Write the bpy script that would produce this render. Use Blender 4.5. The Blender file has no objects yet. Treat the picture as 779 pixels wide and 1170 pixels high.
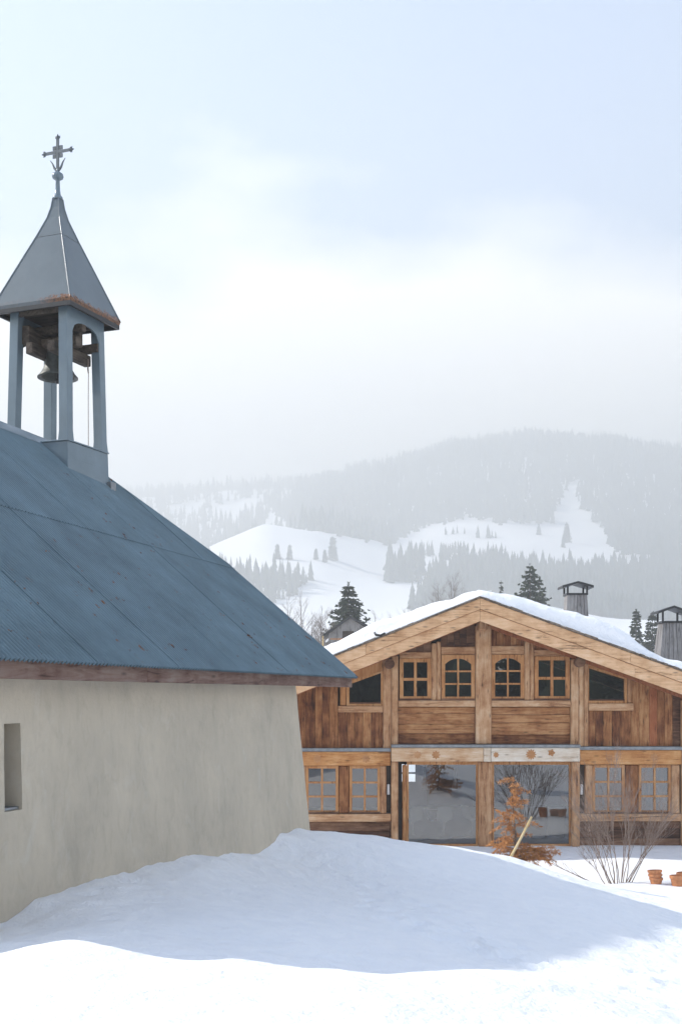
import bpy, bmesh, math, random
import numpy as np
from mathutils import Vector, Matrix, noise as mnoise

random.seed(7)
rng = np.random.default_rng(7)
scene = bpy.context.scene
R = math.radians
F = 1400.0            # focal length in photograph pixels (779 x 1170)
CX, HY = 389.5, 795.0  # photograph column of the optical axis, row of the horizon

# ------------------------------------------------------------------ camera
cam = bpy.data.cameras.new('camera')
cam.sensor_fit = 'VERTICAL'
cam.sensor_height = 36.0
cam.sensor_width = 36.0
cam.lens = 36.0 * F / 1170.0
cam.shift_y = (HY - 585.0) / 1170.0
cam.clip_start = 0.1
cam.clip_end = 9000.0
cam_o = bpy.data.objects.new('camera', cam)
scene.collection.objects.link(cam_o)
cam_o.location = (0, 0, 0)
cam_o.rotation_euler = (R(90), 0, 0)
scene.camera = cam_o

# ------------------------------------------------------------------ light
SUN_EL, SUN_AZ = R(37.0), R(-77.0)      # azimuth clockwise from +Y (the view direction)
world = bpy.data.worlds.new('World')
scene.world = world
world.use_nodes = True
wn = world.node_tree
wn.nodes.clear()
w_out = wn.nodes.new('ShaderNodeOutputWorld')
w_bg = wn.nodes.new('ShaderNodeBackground')
w_sky = wn.nodes.new('ShaderNodeTexSky')
w_sky.sky_type = 'NISHITA'
w_sky.sun_disc = False
w_sky.sun_elevation = SUN_EL
w_sky.sun_rotation = SUN_AZ
w_sky.altitude = 1100
w_sky.air_density = 1.0
w_sky.dust_density = 1.0
w_sky.ozone_density = 0.7
w_tc = wn.nodes.new('ShaderNodeTexCoord')
w_map = wn.nodes.new('ShaderNodeMapping')
w_map.inputs['Scale'].default_value = (2.6, 2.6, 5.6)
w_map.inputs['Location'].default_value = (3.1, 0.4, 1.1)
w_noi = wn.nodes.new('ShaderNodeTexNoise')
w_noi.inputs['Scale'].default_value = 1.1
w_noi.inputs['Detail'].default_value = 7.0
w_noi.inputs['Roughness'].default_value = 0.52
w_ramp = wn.nodes.new('ShaderNodeValToRGB')
w_ramp.color_ramp.elements[0].position = 0.50
w_ramp.color_ramp.elements[0].color = (0.0, 0.0, 0.0, 1)
w_ramp.color_ramp.elements[1].position = 0.80
w_ramp.color_ramp.elements[1].color = (0.97, 0.97, 0.97, 1)
# cloud bank: thick low in the sky all round, thinning to wisps higher up
w_sep = wn.nodes.new('ShaderNodeSeparateXYZ')
w_el = wn.nodes.new('ShaderNodeMapRange')
w_el.inputs['From Min'].default_value = 0.27
w_el.inputs['From Max'].default_value = 0.50
w_el.inputs['To Min'].default_value = 0.42
w_el.inputs['To Max'].default_value = -0.32
w_add = wn.nodes.new('ShaderNodeMath')
w_add.operation = 'ADD'
wn.links.new(w_tc.outputs['Generated'], w_sep.inputs[0])
wn.links.new(w_sep.outputs['Z'], w_el.inputs['Value'])
wn.links.new(w_el.outputs[0], w_add.inputs[0])
w_amp = wn.nodes.new('ShaderNodeMath')
w_amp.operation = 'MULTIPLY_ADD'
w_amp.inputs[1].default_value = 1.35
w_amp.inputs[2].default_value = -0.175
wn.links.new(w_noi.outputs['Fac'], w_amp.inputs[0])
wn.links.new(w_amp.outputs[0], w_add.inputs[1])
w_mix = wn.nodes.new('ShaderNodeMixRGB')
w_mix.inputs['Color2'].default_value = (6.2, 6.1, 5.9, 1)   # thin bright cloud
wn.links.new(w_tc.outputs['Generated'], w_map.inputs['Vector'])
wn.links.new(w_map.outputs['Vector'], w_noi.inputs['Vector'])
wn.links.new(w_add.outputs[0], w_ramp.inputs['Fac'])
wn.links.new(w_ramp.outputs['Color'], w_mix.inputs['Fac'])
wn.links.new(w_sky.outputs['Color'], w_mix.inputs['Color1'])
wn.links.new(w_mix.outputs['Color'], w_bg.inputs['Color'])
wn.links.new(w_bg.outputs['Background'], w_out.inputs['Surface'])
w_bg.inputs['Strength'].default_value = 0.078

sun = bpy.data.lights.new('sun', 'SUN')
sun.energy = 2.4
sun.angle = R(0.8)
sun.color = (1.0, 0.955, 0.89)
sun_o = bpy.data.objects.new('sun', sun)
scene.collection.objects.link(sun_o)
sdir = Vector((math.sin(SUN_AZ) * math.cos(SUN_EL), math.cos(SUN_AZ) * math.cos(SUN_EL), math.sin(SUN_EL)))
sun_o.rotation_euler = sdir.to_track_quat('Z', 'Y').to_euler()
sun_o.location = sdir * 400

vs = scene.view_settings
vs.view_transform = 'Standard'
vs.look = 'None'
vs.exposure = 2.34
vs.gamma = 1.0
vs.use_curve_mapping = False
scene.display_settings.display_device = 'sRGB'
cy = scene.cycles
cy.use_denoising = True
cy.max_bounces = 8
cy.diffuse_bounces = 4
cy.glossy_bounces = 4
cy.transmission_bounces = 6
cy.transparent_max_bounces = 12
cy.volume_bounces = 2
cy.sample_clamp_indirect = 6.0
HAZE = 0.00134
FS = 2.2               # scale of the far landscape

# ------------------------------------------------------------------ helpers
COL = scene.collection


def PX(px, py, Y):
    """point seen at photograph pixel (px, py) at depth Y"""
    return ((px - CX) * Y / F, Y, (HY - py) * Y / F)


def link(o, parent=None):
    COL.objects.link(o)
    if parent is not None:
        o.parent = parent
    return o


def tag(o, label=None, cat=None, group=None, kind=None):
    if label:
        o['label'] = label
    if cat:
        o['category'] = cat
    if group:
        o['group'] = group
    if kind:
        o['kind'] = kind
    return o


def empty(name, loc, parent=None, rz=0.0):
    o = bpy.data.objects.new(name, None)
    o.empty_display_size = 0.2
    o.location = loc
    o.rotation_euler = (0, 0, rz)
    return link(o, parent)


class MB:
    """collects geometry of ONE mesh object"""
    def __init__(self):
        self.v, self.f = [], []

    def add(self, verts, faces):
        n = len(self.v)
        self.v += [tuple(p) for p in verts]
        self.f += [tuple(i + n for i in q) for q in faces]
        return self

    def box(self, x0, x1, y0, y1, z0, z1):
        return self.add([(x0, y0, z0), (x1, y0, z0), (x1, y1, z0), (x0, y1, z0),
                         (x0, y0, z1), (x1, y0, z1), (x1, y1, z1), (x0, y1, z1)],
                        [(0, 3, 2, 1), (4, 5, 6, 7), (0, 1, 5, 4), (1, 2, 6, 5), (2, 3, 7, 6), (3, 0, 4, 7)])

    def prism_y(self, poly, y0, y1):
        """poly [(x,z)...] counter-clockwise seen from -Y, extruded y0..y1"""
        n = len(poly)
        v = [(x, y0, z) for x, z in poly] + [(x, y1, z) for x, z in poly]
        f = [tuple(range(n)), tuple(range(2 * n - 1, n - 1, -1))]
        for i in range(n):
            j = (i + 1) % n
            f.append((i, i + n, j + n, j))
        return self.add(v, f)

    def tube(self, pts, rads, n=6, cap=True):
        pts = [Vector(p) for p in pts]
        if not hasattr(rads, '__len__'):
            rads = [rads] * len(pts)
        base = len(self.v)
        up = Vector((0.13, 0.21, 0.97))
        for i, p in enumerate(pts):
            a = pts[max(i - 1, 0)]
            b = pts[min(i + 1, len(pts) - 1)]
            t = (b - a)
            t = t.normalized() if t.length > 1e-9 else Vector((0, 0, 1))
            s = t.cross(up)
            if s.length < 1e-3:
                s = t.cross(Vector((1, 0, 0)))
            s.normalize()
            q = s.cross(t)
            for k in range(n):
                an = 2 * math.pi * k / n
                w = p + (s * math.cos(an) + q * math.sin(an)) * rads[i]
                self.v.append(tuple(w))
        for i in range(len(pts) - 1):
            for k in range(n):
                a0 = base + i * n + k
                a1 = base + i * n + (k + 1) % n
                self.f.append((a0, a1, a1 + n, a0 + n))
        if cap:
            self.f.append(tuple(base + k for k in range(n - 1, -1, -1)))
            e = base + (len(pts) - 1) * n
            self.f.append(tuple(e + k for k in range(n)))
        return self

    def lathe(self, prof, n=20, c=(0, 0, 0)):
        """prof [(r,z)...] bottom to top"""
        base = len(self.v)
        for r, z in prof:
            for k in range(n):
                a = 2 * math.pi * k / n
                self.v.append((c[0] + r * math.cos(a), c[1] + r * math.sin(a), c[2] + z))
        for i in range(len(prof) - 1):
            for k in range(n):
                a0 = base + i * n + k
                a1 = base + i * n + (k + 1) % n
                self.f.append((a0, a1, a1 + n, a0 + n))
        return self

    def mesh(self, name, mat, smooth=False):
        me = bpy.data.meshes.new(name)
        me.from_pydata(self.v, [], self.f)
        if mat is not None:
            me.materials.append(mat)
        if smooth:
            me.polygons.foreach_set('use_smooth', [True] * len(me.polygons))
        me.update()
        return me

    def build(self, name, mat, parent=None, loc=(0, 0, 0), smooth=False):
        o = bpy.data.objects.new(name, self.mesh(name, mat, smooth))
        o.location = loc
        return link(o, parent)


def bevel_mesh(me, w, seg=1):
    bm = bmesh.new()
    bm.from_mesh(me)
    bmesh.ops.bevel(bm, geom=list(bm.edges), offset=w, segments=seg, profile=0.6, affect='EDGES', clamp_overlap=True)
    bm.to_mesh(me)
    bm.free()


def block(name, x0, x1, y0, y1, z0, z1, mat, parent, bev=0.006, origin=(0, 0, 0)):
    """a beam or board: a bevelled box whose origin is its own centre; parent origin subtracted"""
    c = ((x0 + x1) / 2, (y0 + y1) / 2, (z0 + z1) / 2)
    m = MB().box(x0 - c[0], x1 - c[0], y0 - c[1], y1 - c[1], z0 - c[2], z1 - c[2])
    me = m.mesh(name, mat)
    if bev:
        bevel_mesh(me, min(bev, 0.3 * min(x1 - x0, y1 - y0, z1 - z0)))
    o = bpy.data.objects.new(name, me)
    o.location = (c[0] - origin[0], c[1] - origin[1], c[2] - origin[2])
    return link(o, parent)


def poly_block(name, poly, y0, y1, mat, parent, origin=(0, 0, 0), bev=0.0):
    cx = sum(p[0] for p in poly) / len(poly)
    cz = sum(p[1] for p in poly) / len(poly)
    m = MB().prism_y([(x - cx, z - cz) for x, z in poly], y0 - origin[1], y1 - origin[1])
    me = m.mesh(name, mat)
    bm = bmesh.new(); bm.from_mesh(me)
    bmesh.ops.recalc_face_normals(bm, faces=bm.faces)
    if bev:
        bmesh.ops.bevel(bm, geom=list(bm.edges), offset=bev, segments=1, affect='EDGES', clamp_overlap=True)
    bm.to_mesh(me); bm.free()
    o = bpy.data.objects.new(name, me)
    o.location = (cx - origin[0], 0, cz - origin[2])
    return link(o, parent)


# ------------------------------------------------------------------ materials
def new_mat(name):
    m = bpy.data.materials.new(name)
    m.use_nodes = True
    nt = m.node_tree
    b = nt.nodes['Principled BSDF']
    return m, nt, b


def nd(nt, kind, **kw):
    n = nt.nodes.new(kind)
    for k, v in kw.items():
        if k in n.inputs.keys():
            n.inputs[k].default_value = v
        else:
            setattr(n, k, v)
    return n


def ramp(nt, stops):
    r = nt.nodes.new('ShaderNodeValToRGB')
    e = r.color_ramp.elements
    while len(e) < len(stops):
        e.new(0.5)
    for i, (p, c) in enumerate(stops):
        e[i].position = p
        e[i].color = (c[0], c[1], c[2], 1) if hasattr(c, '__len__') else (c, c, c, 1)
    return r


def wood(name, tones, axis='Z', rough=0.8, fine=1.0, bump=0.35, vary=1.0):
    """weathered timber; grain runs along axis; every piece takes its own tone"""
    m, nt, b = new_mat(name)
    L = nt.links.new
    tc = nd(nt, 'ShaderNodeTexCoord')
    oi = nd(nt, 'ShaderNodeObjectInfo')
    off = nd(nt, 'ShaderNodeVectorMath', operation='SCALE')
    comb = nd(nt, 'ShaderNodeCombineXYZ', X=17.3, Y=31.7, Z=23.1)
    L(comb.outputs[0], off.inputs[0])
    L(oi.outputs['Random'], off.inputs['Scale'])
    add = nd(nt, 'ShaderNodeVectorMath', operation='ADD')
    L(tc.outputs['Object'], add.inputs[0])
    L(off.outputs[0], add.inputs[1])
    mp = nd(nt, 'ShaderNodeMapping')
    sc = {'X': (0.8, 8, 8), 'Y': (8, 0.8, 8), 'Z': (8, 8, 0.8)}[axis]
    mp.inputs['Scale'].default_value = [s * fine for s in sc]
    L(add.outputs[0], mp.inputs['Vector'])
    n1 = nd(nt, 'ShaderNodeTexNoise', Scale=1.6, Detail=10.0, Roughness=0.74, Distortion=0.8)
    L(mp.outputs[0], n1.inputs['Vector'])
    n2 = nd(nt, 'ShaderNodeTexNoise', Scale=2.3, Detail=4.0, Roughness=0.6)
    L(add.outputs[0], n2.inputs['Vector'])
    # grain + blotch + piece tone
    a1 = nd(nt, 'ShaderNodeMath', operation='MULTIPLY_ADD')
    a1.inputs[1].default_value = 1.9
    a1.inputs[2].default_value = -0.95
    L(n1.outputs['Fac'], a1.inputs[0])
    a2 = nd(nt, 'ShaderNodeMath', operation='MULTIPLY_ADD')
    a2.inputs[1].default_value = 1.2
    a2.inputs[2].default_value = -0.6
    L(n2.outputs['Fac'], a2.inputs[0])
    a3 = nd(nt, 'ShaderNodeMath', operation='ADD')
    L(a1.outputs[0], a3.inputs[0]); L(a2.outputs[0], a3.inputs[1])
    pt = nd(nt, 'ShaderNodeMath', operation='MULTIPLY_ADD')
    pt.inputs[1].default_value = 0.48 * vary
    pt.inputs[2].default_value = 0.54 - 0.24 * vary
    L(oi.outputs['Random'], pt.inputs[0])
    a4 = nd(nt, 'ShaderNodeMath', operation='ADD')
    L(a3.outputs[0], a4.inputs[0]); L(pt.outputs[0], a4.inputs[1])
    r = ramp(nt, [(i / (len(tones) - 1), t) for i, t in enumerate(tones)])
    L(a4.outputs[0], r.inputs['Fac'])
    # dark cracks / knots
    vo = nd(nt, 'ShaderNodeTexVoronoi', Scale=3.0)
    mp2 = nd(nt, 'ShaderNodeMapping')
    mp2.inputs['Scale'].default_value = {'X': (0.7, 2.4, 2.4), 'Y': (2.4, 0.7, 2.4), 'Z': (2.4, 2.4, 0.7)}[axis]
    L(add.outputs[0], mp2.inputs['Vector']); L(mp2.outputs[0], vo.inputs['Vector'])
    kr = ramp(nt, [(0.06, 0.30), (0.20, 1.0)])
    L(vo.outputs['Distance'], kr.inputs['Fac'])
    cr = ramp(nt, [(0.34, 0.35), (0.42, 1.0)])
    L(n1.outputs['Fac'], cr.inputs['Fac'])
    mm = nd(nt, 'ShaderNodeMixRGB', blend_type='MULTIPLY', Fac=0.8)
    L(r.outputs[0], mm.inputs['Color1']); L(kr.outputs[0], mm.inputs['Color2'])
    m3 = nd(nt, 'ShaderNodeMixRGB', blend_type='MULTIPLY', Fac=0.9)
    L(mm.outputs[0], m3.inputs['Color1']); L(cr.outputs[0], m3.inputs['Color2'])
    L(m3.outputs[0], b.inputs['Base Color'])
    b.inputs['Roughness'].default_value = rough
    b.inputs['Specular IOR Level'].default_value = 0.25
    bp = nd(nt, 'ShaderNodeBump', Strength=bump, Distance=0.012)
    L(n1.outputs['Fac'], bp.inputs['Height'])
    L(bp.outputs[0], b.inputs['Normal'])
    return m


def plain(name, col, rough=0.6, metal=0.0, vary=0.25, scale=6.0, bump=0.0):
    m, nt, b = new_mat(name)
    L = nt.links.new
    tc = nd(nt, 'ShaderNodeTexCoord')
    n = nd(nt, 'ShaderNodeTexNoise', Scale=scale, Detail=6.0, Roughness=0.6)
    L(tc.outputs['Object'], n.inputs['Vector'])
    lo = [c * (1 - vary) for c in col]
    hi = [min(1, c * (1 + vary)) for c in col]
    r = ramp(nt, [(0.3, lo), (0.7, hi)])
    L(n.outputs['Fac'], r.inputs['Fac'])
    L(r.outputs[0], b.inputs['Base Color'])
    b.inputs['Roughness'].default_value = rough
    b.inputs['Metallic'].default_value = metal
    if bump:
        bp = nd(nt, 'ShaderNodeBump', Strength=bump, Distance=0.01)
        L(n.outputs['Fac'], bp.inputs['Height'])
        L(bp.outputs[0], b.inputs['Normal'])
    return m


def painted_metal(name, col, rust=0.0, rust_band=None, patch=0.3):
    """weathered blue grey paint on sheet metal, rust spots where the paint has gone"""
    m, nt, b = new_mat(name)
    L = nt.links.new
    tc = nd(nt, 'ShaderNodeTexCoord')
    oi = nd(nt, 'ShaderNodeObjectInfo')
    geo = nd(nt, 'ShaderNodeNewGeometry')
    n = nd(nt, 'ShaderNodeTexNoise', Scale=1.3, Detail=8.0, Roughness=0.65)
    L(geo.outputs['Position'], n.inputs['Vector'])
    r = ramp(nt, [(0.25, [c * (1 - patch) for c in col]), (0.5, col), (0.75, [c * (1 + patch) for c in col])])
    L(n.outputs['Fac'], r.inputs['Fac'])
    # per sheet tone
    tone = nd(nt, 'ShaderNodeMath', operation='MULTIPLY_ADD')
    tone.inputs[1].default_value = 0.10
    tone.inputs[2].default_value = 0.95
    L(oi.outputs['Random'], tone.inputs[0])
    mx = nd(nt, 'ShaderNodeMixRGB', blend_type='MULTIPLY', Fac=1.0)
    L(r.outputs[0], mx.inputs['Color1']); L(tone.outputs[0], mx.inputs['Color2'])
    last = mx.outputs[0]
    if rust > 0:
        n2 = nd(nt, 'ShaderNodeTexNoise', Scale=4.2, Detail=5.0, Roughness=0.7)
        L(geo.outputs['Position'], n2.inputs['Vector'])
        rr = ramp(nt, [(0.70 - 0.1 * rust, 0.0), (0.74 - 0.1 * rust, 1.0)])
        L(n2.outputs['Fac'], rr.inputs['Fac'])
        n3 = nd(nt, 'ShaderNodeTexNoise', Scale=30.0, Detail=3.0)
        L(geo.outputs['Position'], n3.inputs['Vector'])
        rc = ramp(nt, [(0.35, (0.035, 0.018, 0.010)), (0.65, (0.20, 0.085, 0.035))])
        L(n3.outputs['Fac'], rc.inputs['Fac'])
        n6 = nd(nt, 'ShaderNodeTexNoise', Scale=0.55, Detail=2.0)
        L(geo.outputs['Position'], n6.inputs['Vector'])
        r6 = ramp(nt, [(0.46, 0.0), (0.56, 1.0)])
        L(n6.outputs['Fac'], r6.inputs['Fac'])
        m6 = nd(nt, 'ShaderNodeMath', operation='MULTIPLY')
        L(rr.outputs[0], m6.inputs[0]); L(r6.outputs[0], m6.inputs[1])
        fac = m6.outputs[0]
        if rust_band:
            z0, z1 = rust_band      # rust creeps up from the lower edge of the sheet
            sp = nd(nt, 'ShaderNodeSeparateXYZ')
            L(tc.outputs['Object'], sp.inputs[0])
            mr = nd(nt, 'ShaderNodeMapRange')
            mr.inputs['From Min'].default_value = z0
            mr.inputs['From Max'].default_value = z1
            mr.inputs['To Min'].default_value = 0.42
            mr.inputs['To Max'].default_value = -0.3
            L(sp.outputs['Z'], mr.inputs['Value'])
            n4 = nd(nt, 'ShaderNodeTexNoise', Scale=7.0, Detail=6.0, Roughness=0.75)
            L(geo.outputs['Position'], n4.inputs['Vector'])
            ad = nd(nt, 'ShaderNodeMath', operation='ADD')
            L(mr.outputs[0], ad.inputs[0]); L(n4.outputs['Fac'], ad.inputs[1])
            rb = ramp(nt, [(0.74, 0.0), (0.80, 1.0)])
            L(ad.outputs[0], rb.inputs['Fac'])
            # heavier on the east side sheet
            sx = nd(nt, 'ShaderNodeMapRange')
            sx.inputs['From Min'].default_value = 0.1
            sx.inputs['From Max'].default_value = 0.5
            sx.inputs['To Min'].default_value = 0.12
            sx.inputs['To Max'].default_value = 1.0
            L(sp.outputs['X'], sx.inputs['Value'])
            ml = nd(nt, 'ShaderNodeMath', operation='MULTIPLY')
            L(rb.outputs[0], ml.inputs[0]); L(sx.outputs[0], ml.inputs[1])
            mxm = nd(nt, 'ShaderNodeMath', operation='MAXIMUM')
            L(ml.outputs[0], mxm.inputs[0]); L(m6.outputs[0], mxm.inputs[1])
            fac = mxm.outputs[0]
        mr2 = nd(nt, 'ShaderNodeMixRGB')
        L(fac, mr2.inputs['Fac']); L(last, mr2.inputs['Color1']); L(rc.outputs[0], mr2.inputs['Color2'])
        last = mr2.outputs[0]
    L(last, b.inputs['Base Color'])
    b.inputs['Roughness'].default_value = 0.25
    b.inputs['Specular IOR Level'].default_value = 0.35
    n5 = nd(nt, 'ShaderNodeTexNoise', Scale=9.0, Detail=4.0)
    L(geo.outputs['Position'], n5.inputs['Vector'])
    bp = nd(nt, 'ShaderNodeBump', Strength=0.12, Distance=0.02)
    L(n5.outputs['Fac'], bp.inputs['Height'])
    L(bp.outputs[0], b.inputs['Normal'])
    return m


def snow_mat(name, detail=True):
    m, nt, b = new_mat(name)
    L = nt.links.new
    geo = nd(nt, 'ShaderNodeNewGeometry')
    n = nd(nt, 'ShaderNodeTexNoise', Scale=3.5, Detail=10.0, Roughness=0.62)
    L(geo.outputs['Position'], n.inputs['Vector'])
    r = ramp(nt, [(0.3, (0.84, 0.855, 0.875)), (0.7, (0.90, 0.905, 0.91))])
    L(n.outputs['Fac'], r.inputs['Fac'])
    L(r.outputs[0], b.inputs['Base Color'])
    b.inputs['Roughness'].default_value = 0.65
    b.inputs['Specular IOR Level'].default_value = 0.2
    if detail:
        n2 = nd(nt, 'ShaderNodeTexNoise', Scale=38.0, Detail=6.0, Roughness=0.7)
        L(geo.outputs['Position'], n2.inputs['Vector'])
        bp = nd(nt, 'ShaderNodeBump', Strength=0.7, Distance=0.12)
        L(n.outputs['Fac'], bp.inputs['Height'])
        bp2 = nd(nt, 'ShaderNodeBump', Strength=0.25, Distance=0.008)
        L(n2.outputs['Fac'], bp2.inputs['Height'])
        L(bp.outputs[0], bp2.inputs['Normal'])
        L(bp2.outputs[0], b.inputs['Normal'])
    return m


def plaster_mat():
    m, nt, b = new_mat('lime_plaster')
    L = nt.links.new
    geo = nd(nt, 'ShaderNodeNewGeometry')
    mp = nd(nt, 'ShaderNodeMapping')
    mp.inputs['Scale'].default_value = (1.0, 1.0, 0.7)
    L(geo.outputs['Position'], mp.inputs['Vector'])
    n = nd(nt, 'ShaderNodeTexNoise', Scale=1.1, Detail=9.0, Roughness=0.62, Distortion=0.4)
    L(mp.outputs[0], n.inputs['Vector'])
    r = ramp(nt, [(0.25, (0.385, 0.345, 0.278)), (0.42, (0.46, 0.408, 0.325)), (0.58, (0.505, 0.446, 0.352)), (0.78, (0.55, 0.485, 0.385))])
    L(n.outputs['Fac'], r.inputs['Fac'])
    mp2 = nd(nt, 'ShaderNodeMapping')
    mp2.inputs['Scale'].default_value = (7.0, 7.0, 3.4)
    L(geo.outputs['Position'], mp2.inputs['Vector'])
    n2 = nd(nt, 'ShaderNodeTexNoise', Scale=1.0, Detail=7.0, Roughness=0.7, Distortion=0.8)
    L(mp2.outputs[0], n2.inputs['Vector'])
    r2 = ramp(nt, [(0.30, 0.86), (0.50, 1.0), (0.75, 1.05)])
    L(n2.outputs['Fac'], r2.inputs['Fac'])
    mx = nd(nt, 'ShaderNodeMixRGB', blend_type='MULTIPLY', Fac=0.75)
    L(r.outputs[0], mx.inputs['Color1']); L(r2.outputs[0], mx.inputs['Color2'])
    # pale lime runs
    n3 = nd(nt, 'ShaderNodeTexNoise', Scale=2.4, Detail=8.0, Roughness=0.75, Distortion=1.2)
    L(mp.outputs[0], n3.inputs['Vector'])
    r3 = ramp(nt, [(0.56, 0.0), (0.72, 0.6)])
    L(n3.outputs['Fac'], r3.inputs['Fac'])
    mx2 = nd(nt, 'ShaderNodeMixRGB')
    mx2.inputs['Color2'].default_value = (0.55, 0.52, 0.45, 1)
    L(r3.outputs[0], mx2.inputs['Fac']); L(mx.outputs[0], mx2.inputs['Color1'])
    L(mx2.outputs[0], b.inputs['Base Color'])
    b.inputs['Roughness'].default_value = 0.95
    b.inputs['Specular IOR Level'].default_value = 0.1
    n4 = nd(nt, 'ShaderNodeTexNoise', Scale=14.0, Detail=8.0, Roughness=0.7)
    L(geo.outputs['Position'], n4.inputs['Vector'])
    bp = nd(nt, 'ShaderNodeBump', Strength=0.5, Distance=0.02)
    L(n4.outputs['Fac'], bp.inputs['Height'])
    L(bp.outputs[0], b.inputs['Normal'])
    return m


def glass_mat():
    m, nt, b = new_mat('window_glass')
    L = nt.links.new
    nt.nodes.remove(b)
    out = nt.nodes['Material Output']
    tr = nd(nt, 'ShaderNodeBsdfTransparent')
    tr.inputs['Color'].default_value = (0.66, 0.70, 0.70, 1)
    gl = nd(nt, 'ShaderNodeBsdfGlossy')
    gl.inputs['Roughness'].default_value = 0.004
    fr = nd(nt, 'ShaderNodeFresnel')
    fr.inputs['IOR'].default_value = 2.6
    geo = nd(nt, 'ShaderNodeNewGeometry')
    n = nd(nt, 'ShaderNodeTexNoise', Scale=1.4, Detail=2.0)
    L(geo.outputs['Position'], n.inputs['Vector'])
    bp = nd(nt, 'ShaderNodeBump', Strength=0.05, Distance=0.02)
    L(n.outputs['Fac'], bp.inputs['Height'])
    L(bp.outputs[0], gl.inputs['Normal'])
    mx = nd(nt, 'ShaderNodeMixShader')
    L(fr.outputs[0], mx.inputs[0]); L(tr.outputs[0], mx.inputs[1]); L(gl.outputs[0], mx.inputs[2])
    L(mx.outputs[0], out.inputs['Surface'])
    return m


def foliage_mat(name, lo, hi):
    m, nt, b = new_mat(name)
    L = nt.links.new
    geo = nd(nt, 'ShaderNodeNewGeometry')
    n = nd(nt, 'ShaderNodeTexNoise', Scale=1.8, Detail=5.0, Roughness=0.7)
    L(geo.outputs['Position'], n.inputs['Vector'])
    r = ramp(nt, [(0.3, lo), (0.7, hi)])
    L(n.outputs['Fac'], r.inputs['Fac'])
    L(r.outputs[0], b.inputs['Base Color'])
    b.inputs['Roughness'].default_value = 0.85
    b.inputs['Specular IOR Level'].default_value = 0.15
    return m


M = {}
M['snow'] = snow_mat('snow')
M['far_snow'] = snow_mat('far_snow', False)
M['plaster'] = plaster_mat()
M['roof_paint'] = painted_metal('blue_grey_roof_paint', (0.120, 0.178, 0.207), rust=0.78, patch=0.26)
M['tower_paint'] = painted_metal('grey_tower_paint', (0.14, 0.186, 0.216), patch=0.16)
M['spire_paint'] = painted_metal('grey_spire_paint', (0.10, 0.124, 0.138), rust=0.05, rust_band=(6.36, 6.62), patch=0.12)
M['iron'] = plain('wrought_iron_grey', (0.085, 0.10, 0.11), 0.5, 0.3)
M['bronze'] = plain('bell_bronze', (0.055, 0.058, 0.05), 0.55, 0.4, 0.35, 9)
M['fascia_old'] = wood('old_red_brown_fascia', [(0.05, 0.03, 0.024), (0.115, 0.062, 0.047), (0.185, 0.12, 0.095), (0.22, 0.17, 0.145)], 'Y', vary=0.3)
M['dark_wood'] = wood('dark_roof_timber', [(0.02, 0.015, 0.012), (0.06, 0.042, 0.032), (0.13, 0.10, 0.08)], 'X')
M['belfry_wood'] = wood('belfry_timber', [(0.02, 0.015, 0.012), (0.055, 0.042, 0.033), (0.12, 0.095, 0.075)], 'Y')
BRN = [(0.040, 0.012, 0.005), (0.150, 0.051, 0.018), (0.29, 0.126, 0.048), (0.42, 0.222, 0.10)]
M['board_v'] = wood('weathered_board_upright', BRN, 'Z')
M['board_h'] = wood('weathered_board_lying', BRN, 'X')
M['log_dark'] = wood('dark_brown_log', [(0.03, 0.015, 0.01), (0.075, 0.034, 0.019), (0.14, 0.068, 0.038), (0.22, 0.125, 0.075)], 'X')
PST = [(0.11, 0.043, 0.018), (0.32, 0.158, 0.075), (0.47, 0.278, 0.15), (0.57, 0.405, 0.27)]
M['post'] = wood('hewn_post', PST, 'Z', fine=0.8, vary=0.4, bump=0.5)
M['beam'] = wood('hewn_beam', PST, 'X', fine=0.8, vary=0.4, bump=0.5)
M['lintel'] = wood('honey_lintel', [(0.22, 0.075, 0.022), (0.40, 0.17, 0.055), (0.53, 0.27, 0.105), (0.60, 0.37, 0.19)], 'X', vary=0.2)
M['lintel_pale'] = wood('bleached_lintel', [(0.38, 0.25, 0.15), (0.55, 0.44, 0.33), (0.65, 0.57, 0.47), (0.72, 0.66, 0.58)], 'X', vary=0.2)
M['lintel_faded'] = wood('faded_lintel', [(0.34, 0.17, 0.075), (0.49, 0.295, 0.16), (0.59, 0.42, 0.275), (0.66, 0.53, 0.40)], 'X', vary=0.2)
M['fascia'] = wood('pale_larch_fascia', [(0.25, 0.11, 0.045), (0.52, 0.305, 0.16), (0.66, 0.425, 0.25), (0.72, 0.52, 0.345)], 'X', vary=0.25)
M['frame'] = wood('orange_larch_frame', [(0.20, 0.078, 0.027), (0.36, 0.158, 0.058), (0.46, 0.235, 0.098), (0.52, 0.31, 0.16)], 'Z', vary=0.3, bump=0.15)
M['rosette'] = wood('rosette_stain', [(0.27, 0.115, 0.045), (0.41, 0.20, 0.085), (0.50, 0.29, 0.15)], 'X', vary=0.2)
M['red_board'] = wood('rust_red_board', [(0.17, 0.05, 0.02), (0.30, 0.10, 0.04), (0.36, 0.16, 0.08)], 'Z', vary=0.2)
M['grey_board'] = wood('silver_grey_board', [(0.12, 0.11, 0.105), (0.21, 0.20, 0.195), (0.30, 0.29, 0.28)], 'Z', vary=0.4)
M['shingle'] = wood('dark_shingle', [(0.04, 0.03, 0.02), (0.13, 0.10, 0.075), (0.26, 0.21, 0.165)], 'Y')
M['zinc'] = plain('zinc_flashing', (0.22, 0.235, 0.25), 0.45, 0.6)
M['glass'] = glass_mat()
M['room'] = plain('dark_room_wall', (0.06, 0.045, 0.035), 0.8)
M['room_floor'] = wood('room_floor', [(0.10, 0.07, 0.05), (0.17, 0.12, 0.085), (0.24, 0.18, 0.13)], 'X')
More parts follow.
